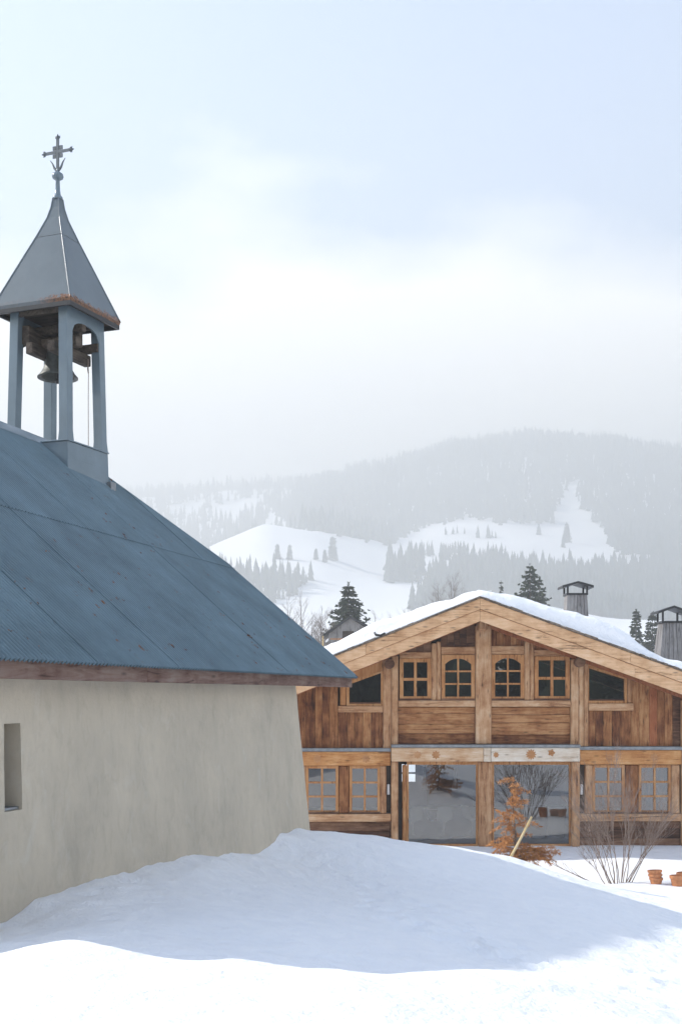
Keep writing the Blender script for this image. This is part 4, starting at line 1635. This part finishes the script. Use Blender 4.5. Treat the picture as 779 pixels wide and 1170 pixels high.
for i, (x, y) in enumerate(((2.45, 36.0), (3.35, 36.1))):
    l = empty('pendant_lamp', (x, y, -2.75))
    tag(l, ['white cone pendant lamp behind the left glass door, the left one', 'white cone pendant lamp behind the left glass door, the right one'][i], 'lamp', 'pendant lamps inside the chalet')
    MB().lathe([(0.10, 0.0), (0.085, 0.06), (0.045, 0.35), (0.018, 0.62), (0.0, 0.63)], 16).build('lamp_shade', M['white'], l, smooth=True)
    MB().tube([(0, 0, 0.62), (0, 0, 1.22)], 0.006, 5).build('cable', M['black_iron'], l)


# chimneys clad in grey boards with a small black gabled hood
def chimney(px, Y, wt, wb, ztop, zbot, hood):
    x = (px - CX) * Y / F
    loc = (x - CB[0], Y - CB[1], 0 - CB[2])
    root = empty('chimney', loc, chalet)
    m = MB()
    npl = 6
    for side in range(4):
        for k in range(npl):
            for_, gap = 0.0, 0.006
            a, b = -1 + 2 * k / npl, -1 + 2 * (k + 1) / npl
            dp = random.uniform(-0.006, 0.006)
            q = []
            for z, w in ((zbot, wb), (ztop, wt)):
                for t in (a, b):
                    tt = t * w + (gap if t == a else -gap)
                    q.append((tt, -w - dp, z)); q.append((tt, -w + 0.02, z))
            ro = Matrix.Rotation(side * math.pi / 2, 3, 'Z')
            v = [ro @ Vector(p) for p in q]
            m.add(v, [(0, 2, 6, 4), (2, 3, 7, 6), (3, 1, 5, 7), (1, 0, 4, 5), (4, 6, 7, 5)])
    m.build('board_cladding', M['grey_board'], root)
    MB().box(-wt - 0.03, wt + 0.03, -wt - 0.03, wt + 0.03, ztop + 0.001, ztop + 0.06).build('rim', M['black_iron'], root)
    for sx in (1, -1):
        for sy in (1, -1):
            MB().box(sx * wt - 0.025, sx * wt + 0.025, sy * wt - 0.025, sy * wt + 0.025, ztop + 0.061, ztop + hood * 0.72).build('hood_post', M['black_iron'], root)
    hw = wt * 1.6
    z0, z1 = ztop + hood * 0.56, ztop + hood
    h = MB()
    h.prism_y([(-hw, z0 - 0.02), (0, z1 - 0.06), (hw, z0 - 0.02), (hw, z0 + 0.05), (0, z1), (-hw, z0 + 0.05)], -wt - 0.16, wt + 0.16)
    ob = h.build('hood', M['black_iron'], root)
    return root


chimney(657, 36.5, 0.285, 0.40, 2.98, 0.9, 0.40)
chimney(765, 34.6, 0.28, 0.46, 2.04, 0.2, 0.48)

# snow lying on the chalet roof
sx_ = np.arange(XL + 0.05, XR - 0.04, 0.09)
sy_ = np.concatenate([np.array([0, .03, .07, .12, .18, .25, .34, .45]) + YO - 0.02, np.arange(YO + 0.55, 46, 0.28)])
Xs, Ys = np.meshgrid(sx_, sy_)
base = np.where(Xs < XA, ZA - SL * (XA - Xs), ZA - SR * (Xs - XA)) + 0.035
pxs = CX + F * Xs / YO
thick = np.interp(pxs, [300, 372, 435, 500, 530, 545, 560, 590, 625, 660, 700, 722, 742, 760, 779, 840],
                  [0.30, 0.30, 0.40, 0.30, 0.22, 0.16, 0.22, 0.36, 0.44, 0.46, 0.50, 0.44, 0.26, 0.22, 0.26, 0.3])
thick = thick + fbm(Xs / 0.7, Ys / 0.7, 4) * 0.10 + fbm(Xs / 3.0 + 4, Ys / 3.0, 2) * 0.06
back_gain = np.interp(pxs, [380, 545, 600, 700, 800], [0.0, 0.03, 0.16, 0.24, 0.1]) * sstep(0.4, 2.2, Ys - YO)
thick = thick + back_gain
edge = np.clip((Ys - (YO + 0.02)) / (0.30 + 0.10 * fbm(Xs / 0.6, Ys * 0, 3)), 0, 1)
prof_e = np.sqrt(np.clip(1 - (1 - edge) ** 2, 0, 1))
ex = np.clip(np.minimum(Xs - XL - 0.05, XR - 0.05 - Xs) / 0.35, 0, 1)
thick = np.maximum(thick, 0.08) * (0.12 + 0.88 * prof_e) * np.sqrt(np.clip(1 - (1 - ex) ** 2, 0, 1)) + 0.0
# scooped hollow by the near chimney
cxh, cyh = (752 - CX) * 34.2 / F, 34.0
thick *= 1 - 0.45 * np.exp(-(((Xs - cxh) / 0.75) ** 2 + ((Ys - cyh) / 1.5) ** 2))
Zs = base + thick
nx, ny = len(sx_), len(sy_)
rs = MB()
rs.v = [(float(a), float(b), float(c)) for a, b, c in zip(Xs.ravel(), Ys.ravel(), Zs.ravel())]
rs.v += [(float(a), float(b), float(c)) for a, b, c in zip(Xs.ravel(), Ys.ravel(), base.ravel())]
off = nx * ny
for j in range(ny - 1):
    for i in range(nx - 1):
        a = j * nx + i
        rs.f.append((a, a + 1, a + nx + 1, a + nx))
for i in range(nx - 1):
    rs.f.append((off + i, off + i + 1, i + 1, i))
    a = (ny - 1) * nx + i
    rs.f.append((a, a + 1, off + a + 1, off + a))
for j in range(ny - 1):
    a = j * nx
    rs.f.append((a, a + nx, off + a + nx, off + a))
    a = j * nx + nx - 1
    rs.f.append((off + a, off + a + nx, a + nx, a))
rsnow = rs.build('roof_snow', M['snow'], None, smooth=True)
tag(rsnow, 'thick lumpy snow blanket lying on the chalet roof', 'snow', kind='stuff')
# snow guard stub poking out of the left slope
hk = MB()
p_ = PX(434.5, 726, YO - 0.1)
hk.tube([(p_[0] - 0.16, YO + 0.1, p_[2] + 0.10), (p_[0] - 0.12, YO - 0.06, p_[2] + 0.02), (p_[0], YO - 0.10, p_[2]), (p_[0] + 0.12, YO - 0.06, p_[2] + 0.06)], 0.03, 8)
hko = hk.build('snow_hook', M['black_iron'], croof)
hko.location = (-CB[0], -CB[1], -CB[2])


# ------------------------------------------------------------------ vegetation
def needle_quads(m, p, d, length, width, rnd):
    """one small flat spray of needles"""
    s = d.cross(Vector((rnd.uniform(-1, 1), rnd.uniform(-1, 1), rnd.uniform(0.2, 1))))
    if s.length < 1e-4:
        return
    s.normalize()
    m.add([p - s * width * 0.5, p + d * length * 0.5 - s * width * 0.45, p + d * length, p + d * length * 0.45 + s * width * 0.5], [(0, 1, 2, 3)])


def spruce(name, label, loc, h, rad, seed, whorls=22, leaf=0.32, group=None, dens=1.0, lean=0.0, mat=None):
    rnd = random.Random(seed)
    root = empty(name, loc)
    tag(root, label, 'tree', group)
    tr = MB()
    tr.tube([(0, 0, -0.3), (0, 0, h * 0.5), (lean * 0.3, 0, h * 0.99)], (h * 0.022, h * 0.013, 0.015), 8)
    tr.build('trunk', M['bark'], root)
    m = MB()
    whorls = int(whorls * 1.5)
    for k in range(whorls):
        t = (k + rnd.random() * 0.9) / whorls
        z = h * (0.06 + 0.93 * t)
        rr = rad * (1 - t) ** 0.85 * rnd.uniform(0.75, 1.15) + 0.05
        nb = max(5, int(11 * (1 - t * 0.45)))
        a0 = rnd.uniform(0, 6.28)
        for b in range(nb):
            a = a0 + 6.283 * b / nb + rnd.uniform(-0.25, 0.25)
            L_ = rr * rnd.uniform(0.65, 1.12)
            if rnd.random() < 0.07:
                continue
            dr = Vector((math.cos(a), math.sin(a), 0))
            droop = rnd.uniform(0.18, 0.42)
            ns = max(3, int(L_ / (leaf * 0.42) * dens))
            for i in range(ns):
                s = (i + rnd.random()) / ns
                p = Vector((0, 0, z)) + dr * (L_ * s) + Vector((0, 0, L_ * (-droop * s + 0.34 * s * s * s)))
                for q in range(3):
                    side = dr.cross(Vector((0, 0, 1))) * rnd.choice((-1, 1))
                    d = (dr * rnd.uniform(0.3, 1) + side * rnd.uniform(0.1, 0.9) + Vector((0, 0, rnd.uniform(-0.55, 0.15)))).normalized()
                    needle_quads(m, p, d, leaf * rnd.uniform(0.7, 1.3) * (1.15 - 0.45 * s), leaf * rnd.uniform(0.35, 0.65), rnd)
    for j in range(int(90 * dens)):          # dark inner foliage close to the trunk
        t = rnd.random()
        a = rnd.uniform(0, 6.28)
        rr = rad * (1 - t) ** 0.9 * rnd.uniform(0.05, 0.5)
        needle_quads(m, Vector((math.cos(a) * rr, math.sin(a) * rr, h * (0.06 + 0.9 * t))), Vector((math.cos(a), math.sin(a), rnd.uniform(-0.8, 0.2))).normalized(), leaf * 1.7, leaf * 1.1, rnd)
    for i in range(30):
        z = h * rnd.uniform(0.9, 1.0)
        a = rnd.uniform(0, 6.28)
        needle_quads(m, Vector((lean * 0.3, 0, z)), Vector((math.cos(a) * 0.5, math.sin(a) * 0.5, 0.8)).normalized(), leaf * 0.7, leaf * 0.25, rnd)
    m.build('crown', mat or M['spruce'], root)
    return root


def branching(m, p, d, length, r, depth, rnd, spread=0.5, n=5, up=0.15, seg=4):
    pts, rads = [p], [r]
    cur = p.copy(); dd = d.copy()
    for i in range(seg):
        dd = (dd + Vector((rnd.uniform(-1, 1), rnd.uniform(-1, 1), rnd.uniform(-1, 1))) * 0.13 + Vector((0, 0, up * 0.2))).normalized()
        cur = cur + dd * (length / seg)
        pts.append(cur.copy()); rads.append(r * (1 - 0.75 * (i + 1) / seg))
    m.tube(pts, rads, 4 if depth < 2 else 5, cap=False)
    if depth <= 0:
        return
    for k in range(n):
        t = rnd.uniform(0.25, 1.0)
        i = min(int(t * seg), seg - 1)
        q = pts[i].lerp(pts[i + 1], t * seg - i)
        ax = Vector((rnd.uniform(-1, 1), rnd.uniform(-1, 1), rnd.uniform(-0.2, 0.7)))
        nd_ = (dd + ax * spread).normalized()
        branching(m, q, nd_, length * rnd.uniform(0.38, 0.62), max(r * 0.5 * (1 - 0.4 * t), 0.0025), depth - 1, rnd, spread, max(2, n - 1), up, 3)


def bare_tree(name, label, loc, h, seed, depth=3, n=8, spread=0.55, cat='tree', group=None, r=None):
    rnd = random.Random(seed)
    root = empty(name, loc)
    tag(root, label, cat, group)
    tr = MB()
    r = r or h * 0.014
    tr.tube([(0, 0, -0.3), (0.02 * h, 0, h * 0.45), (0, 0.01 * h, h * 0.97)], (r, r * 0.6, r * 0.12), 6)
    tr.build('trunk', M['bare'], root)
    m = MB()
    for k in range(n * 3):
        t = 0.22 + 0.75 * (k + rnd.random()) / (n * 3)
        a = rnd.uniform(0, 6.283)
        p = Vector((0.02 * h * min(1, t * 2), 0, h * t))
        d = Vector((math.cos(a) * 0.75, math.sin(a) * 0.75, 0.75)).normalized()
        branching(m, p, d, h * 0.36 * (1.1 - t) + 0.2, r * 0.4 * (1.15 - t), depth - 1, rnd, spread, 5)
    m.build('crown', M['bare'], root)
    return root


def at(px, Y, h_top_py):
    """base on the ground below column px at depth Y; returns location and the height that reaches row h_top_py"""
    x = (px - CX) * Y / F
    z = g1(x, Y)
    return (x, Y, z), (HY - h_top_py) * Y / F - z


loc, h = at(398, 105, 667)
spruce('spruce_tree', 'dark spruce rising behind the small barn and snowy chalet roof', loc, h, h * 0.5, 11, 30, 0.46)
loc, h = at(605, 120, 645)
spruce('spruce_tree', 'dark spruce poking above the chalet roof, left of the chimneys', loc, h, h * 0.40, 12, 28, 0.42)
loc, h = at(616, 128, 660)
spruce('spruce_tree', 'shorter spruce leaning against the dark one behind the chalet roof', loc, h, h * 0.33, 15, 20, 0.42)
loc, h = at(572, 170, 664)
spruce('young_spruce', 'tiny young spruce on the snow above the chalet ridge', loc, h, 0.9, 16, 14, 0.30)
loc, h = at(726, 130, 697)
spruce('spruce_tree', 'slim spruce left of the right hand chimney', loc, h, h * 0.18, 13, 22, 0.38)
loc, h = at(745, 135, 700)
spruce('spruce_tree', 'bushy spruce directly behind the right hand chimney', loc, h, h * 0.33, 14, 22, 0.42)
loc, h = at(366, 92, 700)
bare_tree('bare_tree', 'grey leafless tree beside the barn, nearest the spruce', loc, h, 21, 4, 20, r=h * 0.02)
loc, h = at(356, 98, 712)
bare_tree('bare_tree', 'low grey leafless tree just above the chapel roof edge', loc, h, 22, 4, 20, r=h * 0.02)
loc, h = at(343, 150, 676)
bare_tree('birch_tree', 'pale thin birch on the snowfield, the right one of a pair', loc, h, 23, 3, 8, 0.4)
loc, h = at(328, 155, 680)
bare_tree('birch_tree', 'pale thin birch on the snowfield, the left one of a pair', loc, h, 24, 3, 8, 0.4)
loc, h = at(515, 125, 660)
bare_tree('bare_tree', 'wide leafless tree behind the left slope of the chalet roof', loc, h, 25, 4, 18, 0.7)
loc, h = at(500, 128, 668)
bare_tree('bare_tree', 'smaller leafless tree left of the wide one behind the roof', loc, h, 26, 4, 16, 0.7)
for i, (px, py) in enumerate(((428, 698), (446, 702), (462, 692))):
    loc, h = at(px, 140 + 4 * i, py)
    bare_tree('bare_shrub', ['leafless shrub right of the dark spruce above the roof snow', 'low leafless shrub above the middle of the left roof snow', 'leafless shrub above the roof snow, farthest from the spruce'][i], loc, h, 30 + i, 3, 8, 0.6, 'shrub')

# weathered barn by the spruce
loc, h = at(398, 72, 706)
barn = empty('barn', loc)
tag(barn, 'small dark timber barn with a railing in front of the spruce', 'barn')
wz = h - 0.75
bw, bd = 1.15, 1.4
MB().prism_y([(-bw, 0), (bw, 0), (bw, wz), (0.1, h - 0.10), (-bw, wz - 0.25)], -bd, bd).build('wall', M['grey_board'], barn)
rm = MB()
rm.prism_y([(-bw - 0.3, wz - 0.42), (0.1, h - 0.12), (0.1, h), (-bw - 0.3, wz - 0.28)], -bd - 0.3, bd + 0.3)
rm.prism_y([(0.1, h - 0.12), (bw + 0.35, wz - 0.1), (bw + 0.35, wz + 0.04), (0.1, h)], -bd - 0.3, bd + 0.3)
rm.build('roof', M['black_iron'], barn)
MB().box(-bw + 0.1, bw + 0.25, -bd - 0.55, -bd - 0.48, wz - 0.62, wz - 0.54).build('railing', M['post'], barn)
for k in range(5):
    x = -bw + 0.15 + k * 0.56
    MB().box(x, x + 0.06, -bd - 0.55, -bd - 0.48, wz - 1.0, wz - 0.62).build('baluster', M['grey_board'], barn)
MB().box(-bw + 0.05, bw + 0.3, -bd - 0.6, -bd - 0.001, wz - 1.08, wz - 1.0).build('balcony', M['grey_board'], barn)
MB().box(-bw - 0.36, -bw - 0.28, -bd - 0.4, -bd - 0.32, 0, wz - 0.4).build('post', M['stick'], barn)
block('door', -0.35, 0.3, -bd - 0.03, -bd - 0.002, wz - 1.0, wz - 0.1, M['dark_wood'], barn, 0.005)

# dry larch sapling by the glass door, with its leaning stake
LY = 23.7
lx, ly = (590 - CX) * LY / F, LY
lz = g1(lx, ly)
larch = empty('dry_larch', (lx, ly, lz))
tag(larch, 'dry orange larch sapling bent over in front of the right glass door', 'tree')
rnd = random.Random(5)
top = (HY - 886) * LY / F - lz
tr = MB()
stem = [Vector((-0.05, 0, -0.1)), Vector((-0.02, 0, top * 0.35)), Vector((-0.08, 0, top * 0.7)), Vector((-0.10, 0, top))]
tr.tube(stem, (0.025, 0.02, 0.012, 0.004), 6)
tr.build('trunk', M['bark'], larch)
nm_, bm2 = MB(), MB()


def larch_branch(p, d, L_, droop, thick_=0.006, fluff=1.0):
    pts = []
    n = 7
    for i in range(n + 1):
        s = i / n
        pts.append(p + d * (L_ * s) + Vector((0, 0, -droop * L_ * s * s)))
    bm2.tube(pts, [thick_ * (1 - 0.8 * i / n) for i in range(n + 1)], 4, cap=False)
    for i in range(int(160 * L_ / 0.5 * fluff)):
        s = rnd.random() ** 0.8
        k = min(int(s * n), n - 1)
        q = pts[k].lerp(pts[k + 1], s * n - k)
        dd = (d * rnd.uniform(-0.2, 0.8) + Vector((rnd.uniform(-1, 1), rnd.uniform(-1, 1), rnd.uniform(-1, 0.5)))).normalized()
        needle_quads(nm_, q, dd, rnd.uniform(0.05, 0.10), rnd.uniform(0.009, 0.016), rnd)


for k in range(54):
    t = 0.08 + 0.9 * (k / 54)
    a = rnd.uniform(0, 6.283)
    zc = top * t
    p = Vector((-0.03 - 0.07 * t, 0, zc))
    L_ = (0.56 * (1 - t) ** 0.8 + 0.12) * rnd.uniform(0.6, 1.1)
    d = Vector((math.cos(a), math.sin(a) * 0.8, rnd.uniform(-0.1, 0.5) if t > 0.3 else rnd.uniform(-0.05, 0.2))).normalized()
    larch_branch(p, d, L_ * rnd.uniform(0.7, 1.5), rnd.uniform(0.1, 0.7), fluff=1.0 if t < 0.35 else 0.75)
for k in range(16):       # lower boughs sweeping to both sides
    s_ = 1 if k % 3 else -1
    p = Vector((0.0, 0, rnd.uniform(0.05, 0.34)))
    d = Vector((s_ * rnd.uniform(0.7, 1), rnd.uniform(-0.5, 0.3), rnd.uniform(0.0, 0.30))).normalized()
    larch_branch(p, d, rnd.uniform(0.35, 0.85 if s_ > 0 else 0.5), rnd.uniform(0.0, 0.25), 0.008, 0.9)
bm2.build('branches', M['twig'], larch)
tag(nm_.build('needles', M['larch_needles'], larch), kind='stuff')
sa_, sb_ = Vector(PX(580, 976, 23.2)), Vector(PX(607, 933, 23.4))
sa_.z -= 0.15
stake = MB()
stake.tube([sa_ - sa_, (sb_ - sa_) * 0.5 + Vector((0.008, 0, 0)), sb_ - sa_], (0.026, 0.024, 0.022), 9)
st_ = stake.build('wooden_stake', M['stick'], None, loc=tuple(sa_))
tag(st_, 'pale wooden stake leaning beside the dry orange larch', 'stake')

# leafless shrub in front of the right hand windows
bx, by_ = (706 - CX) * 26.3 / F, 26.3
bz = g1(bx, by_)
shrub = empty('leafless_shrub', (bx, by_, bz))
tag(shrub, 'leafless many stemmed shrub in the snow below the right hand windows', 'shrub')
rnd = random.Random(9)
fans = [(-1.15, 0.75), (-0.85, 0.95), (-0.62, 1.25), (-0.45, 1.45), (-0.25, 1.55), (-0.12, 1.6), (0.05, 1.75), (0.2, 1.55), (0.38, 1.5), (0.55, 1.4), (0.72, 1.3), (0.95, 1.15), (1.1, 0.95), (-0.3, 1.2), (0.3, 1.2), (0.62, 1.0), (-0.7, 0.85)]
for i, (sx, hgt) in enumerate(fans):
    m = MB()
    p = Vector((0.22 * sx + rnd.uniform(-0.04, 0.04), rnd.uniform(-0.06, 0.06), -0.06))
    e = Vector((sx * 0.98, rnd.uniform(-0.45, 0.35), hgt * 1.02))
    d = (e - p)
    L_ = d.length
    branching(m, p, (d.normalized() + Vector((0, 0, 0.12))).normalized(), L_ * 1.08, 0.0115, 3, rnd, 0.46, 6, 0.06, 6)
    m.build('stem', M['twig'], shrub)
tw = MB()
q0, q1 = Vector(PX(694, 1016, 24.6)), Vector(PX(632, 988, 24.9))
tw.tube([Vector((0, 0, 0)), (q1 - q0) * 0.5 + Vector((0.05, 0, -0.03)), q1 - q0], (0.016, 0.012, 0.005), 6)
for k in range(7):
    t = 0.35 + 0.09 * k
    branching(tw, (q1 - q0) * t, Vector((-0.7, rnd.uniform(-0.5, 0.5), rnd.uniform(0.1, 0.8))).normalized(), 0.28, 0.005, 1, rnd, 0.4, 2)
two = tw.build('fallen_branch', M['twig'], None, loc=tuple(q0))
tag(two, 'thin bare branch lying on the snow left of the leafless shrub', 'branch')


# terracotta pots, stacked
def pot(name, label, loc, r, h, tilt=(0, 0), group='terracotta pots on the snow'):
    root = empty(name, loc)
    root.rotation_euler = (tilt[0], tilt[1], random.uniform(0, 6))
    tag(root, label, 'pot', group)
    MB().lathe([(0.0, 0.0), (r * 0.66, 0.0), (r * 0.70, 0.01), (r * 0.90, h * 0.76), (r * 0.80, h * 0.77), (r * 0.60, 0.03), (0.0, 0.03)], 24).build('pot_body', M['terracotta'], root, smooth=False)
    MB().lathe([(r * 0.88, h * 0.74), (r * 1.0, h * 0.75), (r * 1.02, h * 0.98), (r * 0.98, h), (r * 0.88, h), (r * 0.80, h * 0.78)], 24).build('rim', M['terracotta'], root, smooth=False)
    return root


for i, (px, Y, r, h, dz, tl, lb) in enumerate((
        (749, 25.8, 0.155, 0.20, 0.0, (0, 0), 'lower terracotta pot of the stack right of the leafless shrub'),
        (748.5, 25.8, 0.160, 0.19, 0.085, (0.05, 0.03), 'middle terracotta pot of the stack right of the leafless shrub'),
        (748, 25.8, 0.165, 0.19, 0.165, (-0.03, 0.06), 'top terracotta pot of the stack right of the leafless shrub'),
        (774, 25.6, 0.185, 0.27, 0.0, (0, 0.02), 'broad terracotta pot at the right edge of the picture'),
        (781, 25.9, 0.165, 0.24, 0.06, (0.03, -0.05), 'terracotta pot behind the broad one at the right edge'))):
    x = (px - CX) * Y / F
    pot('terracotta_pot', lb, (x, Y, g1(x, Y) - 0.03 + dz), r * 0.92, h * 0.92, tl)


# ------------------------------------------------------------------ far woods
def inpoly(px, py, poly):
    n = len(poly)
    ins = np.zeros(px.shape, bool)
    j = n - 1
    for i in range(n):
        xi, yi = poly[i]; xj, yj = poly[j]
        c = ((yi > py) != (yj > py)) & (px < (xj - xi) * (py - yi) / (yj - yi + 1e-9) + xi)
        ins ^= c
        j = i
    return ins


def wood_mesh(name, label, X, Y, hmin, hmax, mat, slim=0.2, tiers=4, sides=7):
    Z = gz(X, Y, False)
    N = len(X)
    H = FS * rng.uniform(hmin, hmax, N) * (0.55 + 0.65 * rng.random(N))
    Rd = H * slim * rng.uniform(0.75, 1.25, N)
    verts, faces = [], []
    per = tiers * (sides + 1)
    V = np.zeros((N, per, 3))
    tmpl = []
    for t in range(tiers):
        f0 = 0.04 + 0.80 * t / tiers
        f1 = min(1.0, f0 + 0.42 + (0.2 if t == tiers - 1 else 0))
        rr = (1 - f0) ** 0.9
        a0 = rng.uniform(0, 6.28, N)
        for k in range(sides):
            a = a0 + 2 * math.pi * k / sides
            jr = rng.uniform(0.55, 1.2, N)
            V[:, t * (sides + 1) + k, 0] = X + np.cos(a) * Rd * rr * jr
            V[:, t * (sides + 1) + k, 1] = Y + np.sin(a) * Rd * rr * jr
            V[:, t * (sides + 1) + k, 2] = Z + H * (f0 + rng.uniform(-0.05, 0.03, N))
            tmpl.append((t * (sides + 1) + k, t * (sides + 1) + (k + 1) % sides, t * (sides + 1) + sides))
        V[:, t * (sides + 1) + sides, 0] = X + rng.uniform(-0.02, 0.02, N) * H
        V[:, t * (sides + 1) + sides, 1] = Y
        V[:, t * (sides + 1) + sides, 2] = Z + H * f1
    T = (np.array(tmpl)[None] + (np.arange(N) * per)[:, None, None]).reshape(-1, 3)
    me = bpy.data.meshes.new(name)
    me.vertices.add(N * per)
    me.vertices.foreach_set('co', V.ravel())
    me.loops.add(T.size)
    me.loops.foreach_set('vertex_index', T.ravel())
    me.polygons.add(len(T))
    me.polygons.foreach_set('loop_start', np.arange(len(T)) * 3)
    me.materials.append(mat)
    me.update()
    o = bpy.data.objects.new(name, me)
    link(o)
    tag(o, label, 'wood', kind='stuff')
    return o


def scatter(n, y0, y1, poly=None, spread=(-150, 930), cond=None, jit=5):
    y0, y1 = y0 * FS, y1 * FS
    Y = np.sqrt(rng.uniform(y0 * y0, y1 * y1, n))
    c = rng.uniform(spread[0], spread[1], n)
    X = (c - CX) * Y / F
    Z = gz(X, Y, False)
    r = HY - Z * F / Y
    k = np.ones(n, bool)
    if poly is not None:
        k &= inpoly(c + rng.normal(0, jit, n), r + rng.normal(0, jit * 0.45, n), poly)
    if cond is not None:
        k &= cond(X, Y, c, r)
    return X[k], Y[k]


band = [(205, 640), (245, 648), (262, 656), (300, 660), (350, 664), (362, 664), (345, 676), (300, 694), (270, 700), (205, 700)]
X, Y = scatter(12000, 400, 560, band, (150, 420), jit=3)
wood_mesh('spruce_wood', 'band of hazy spruces crossing the snowfield left of centre', X[:330], Y[:330], 6, 10, M['far_spruce'])
clump = [(440, 662), (446, 650), (472, 648), (484, 655), (480, 664), (450, 667)]
X, Y = scatter(8000, 400, 570, clump, (400, 520), jit=2)
wood_mesh('spruce_wood', 'small clump of spruces at the right edge of the snowfield', X[:70], Y[:70], 9, 13, M['far_spruce'])
low = [(474, 698), (492, 666), (512, 653), (535, 646), (560, 647), (600, 650), (640, 653), (700, 652), (740, 646), (790, 640), (960, 630), (960, 730), (779, 726), (700, 722), (640, 708), (600, 690), (560, 676), (530, 690), (500, 700)]
X, Y = scatter(30000, 380, 640, low, (460, 960), jit=4)
wood_mesh('spruce_wood', 'dark lower spruce forest behind the chalet chimneys', X[:4200], Y[:4200], 6.5, 10.5, M['far_spruce'])
main = [(333, 604), (328, 585), (340, 560), (400, 520), (600, 470), (960, 480), (960, 650), (779, 645), (706, 632), (690, 603), (664, 585), (659, 548), (652, 545), (641, 565), (632, 585), (628, 598), (580, 598), (540, 592), (500, 598), (462, 612), (440, 624), (400, 612)]
X, Y = scatter(95000, 560, 1090, main, (300, 960), lambda X, Y, c, r: fbm(X / 130.0, Y / 130.0, 4) > -0.56, jit=4)
wood_mesh('spruce_forest', 'pale hazy spruce forest covering the mountainside on the right', X[:15000], Y[:15000], 7.5, 12, M['far_spruce'], tiers=3, sides=6)
X, Y = scatter(22000, 640, 1150, None, (-400, 345), lambda X, Y, c, r: fbm(X / 200.0 + 3, Y / 200.0, 4) > -0.2)
wood_mesh('spruce_forest', 'faint spruce forest on the far mountain left of the snowfield', X[:5000], Y[:5000], 8, 12, M['far_spruce'], tiers=3, sides=6)
X, Y = scatter(6000, 520, 760, [(470, 640), (470, 625), (520, 610), (620, 612), (625, 640)], (450, 650), lambda X, Y, c, r: fbm(X / 40.0, Y / 40.0, 2) > 0.35, jit=4)
wood_mesh('spruce_wood', 'scattered small trees on the snow strip of the right slope', X[:40], Y[:40], 5, 8, M['far_spruce'])
# single trees one can pick out on the slopes
singles = [(380, 640, 9.5, 'lone tall spruce of the small group on the snowfield'), (371, 642, 5, 'small spruce left of the lone tall one on the snowfield'),
           (361, 640, 4.5, 'leftmost low tree of the small group on the snowfield'), (331, 640, 6, 'round pale tree on the left part of the snowfield'),
           (317, 639, 6, 'leftmost pale tree on the snowfield'), (647, 620, 10, 'slim lone spruce on the upper snow clearing'), (643, 626, 5, 'dark bush beside the lone spruce on the upper clearing')]
for i, (px, py, hh, lb) in enumerate(singles):
    # walk out along the bearing until the ground is seen at row py
    yy = np.arange(380 * FS, 760 * FS, 3.0)
    hh = hh * FS
    xx = (px - CX) * yy / F
    rr_ = HY - gz(xx, yy, False) * F / yy
    k = int(np.argmin(np.abs(rr_ - py)))
    spruce('slope_tree', lb, (float(xx[k]), float(yy[k]), float(gz(xx[k:k + 1], yy[k:k + 1], False)[0])), hh, hh * 0.26, 60 + i, 12, hh * 0.11, 'single trees on the far snowfields', 0.6, mat=M['far_spruce'])
# trees added behind the viewpoint to give dark reflections (seen only mirrored in the panes)
for i, (x, y, hh) in enumerate(((-9, -16, 11), (-3, -19, 13), (5, -17, 10), (12, -18, 12), (18, -14, 11))):
    spruce('spruce_tree', ['leftmost tall garden spruce behind the photographer', 'second tall garden spruce from the left behind the photographer', 'middle tall garden spruce behind the photographer', 'fourth tall garden spruce from the left behind the photographer', 'rightmost tall garden spruce behind the photographer'][i], (x, y, g1(x, y)), hh, hh * 0.24, 80 + i, 20, 0.5, 'garden spruces behind the viewpoint')

X = rng.uniform(-70, 70, 90)  # wood added out of view so the upper panes mirror something dark
Y = rng.uniform(-75, -34, 90)
wood_mesh('spruce_wood', 'dense spruce wood closing the garden behind the photographer', X, Y, 5.5, 8.5, M['spruce'], slim=0.2, tiers=7, sides=9)
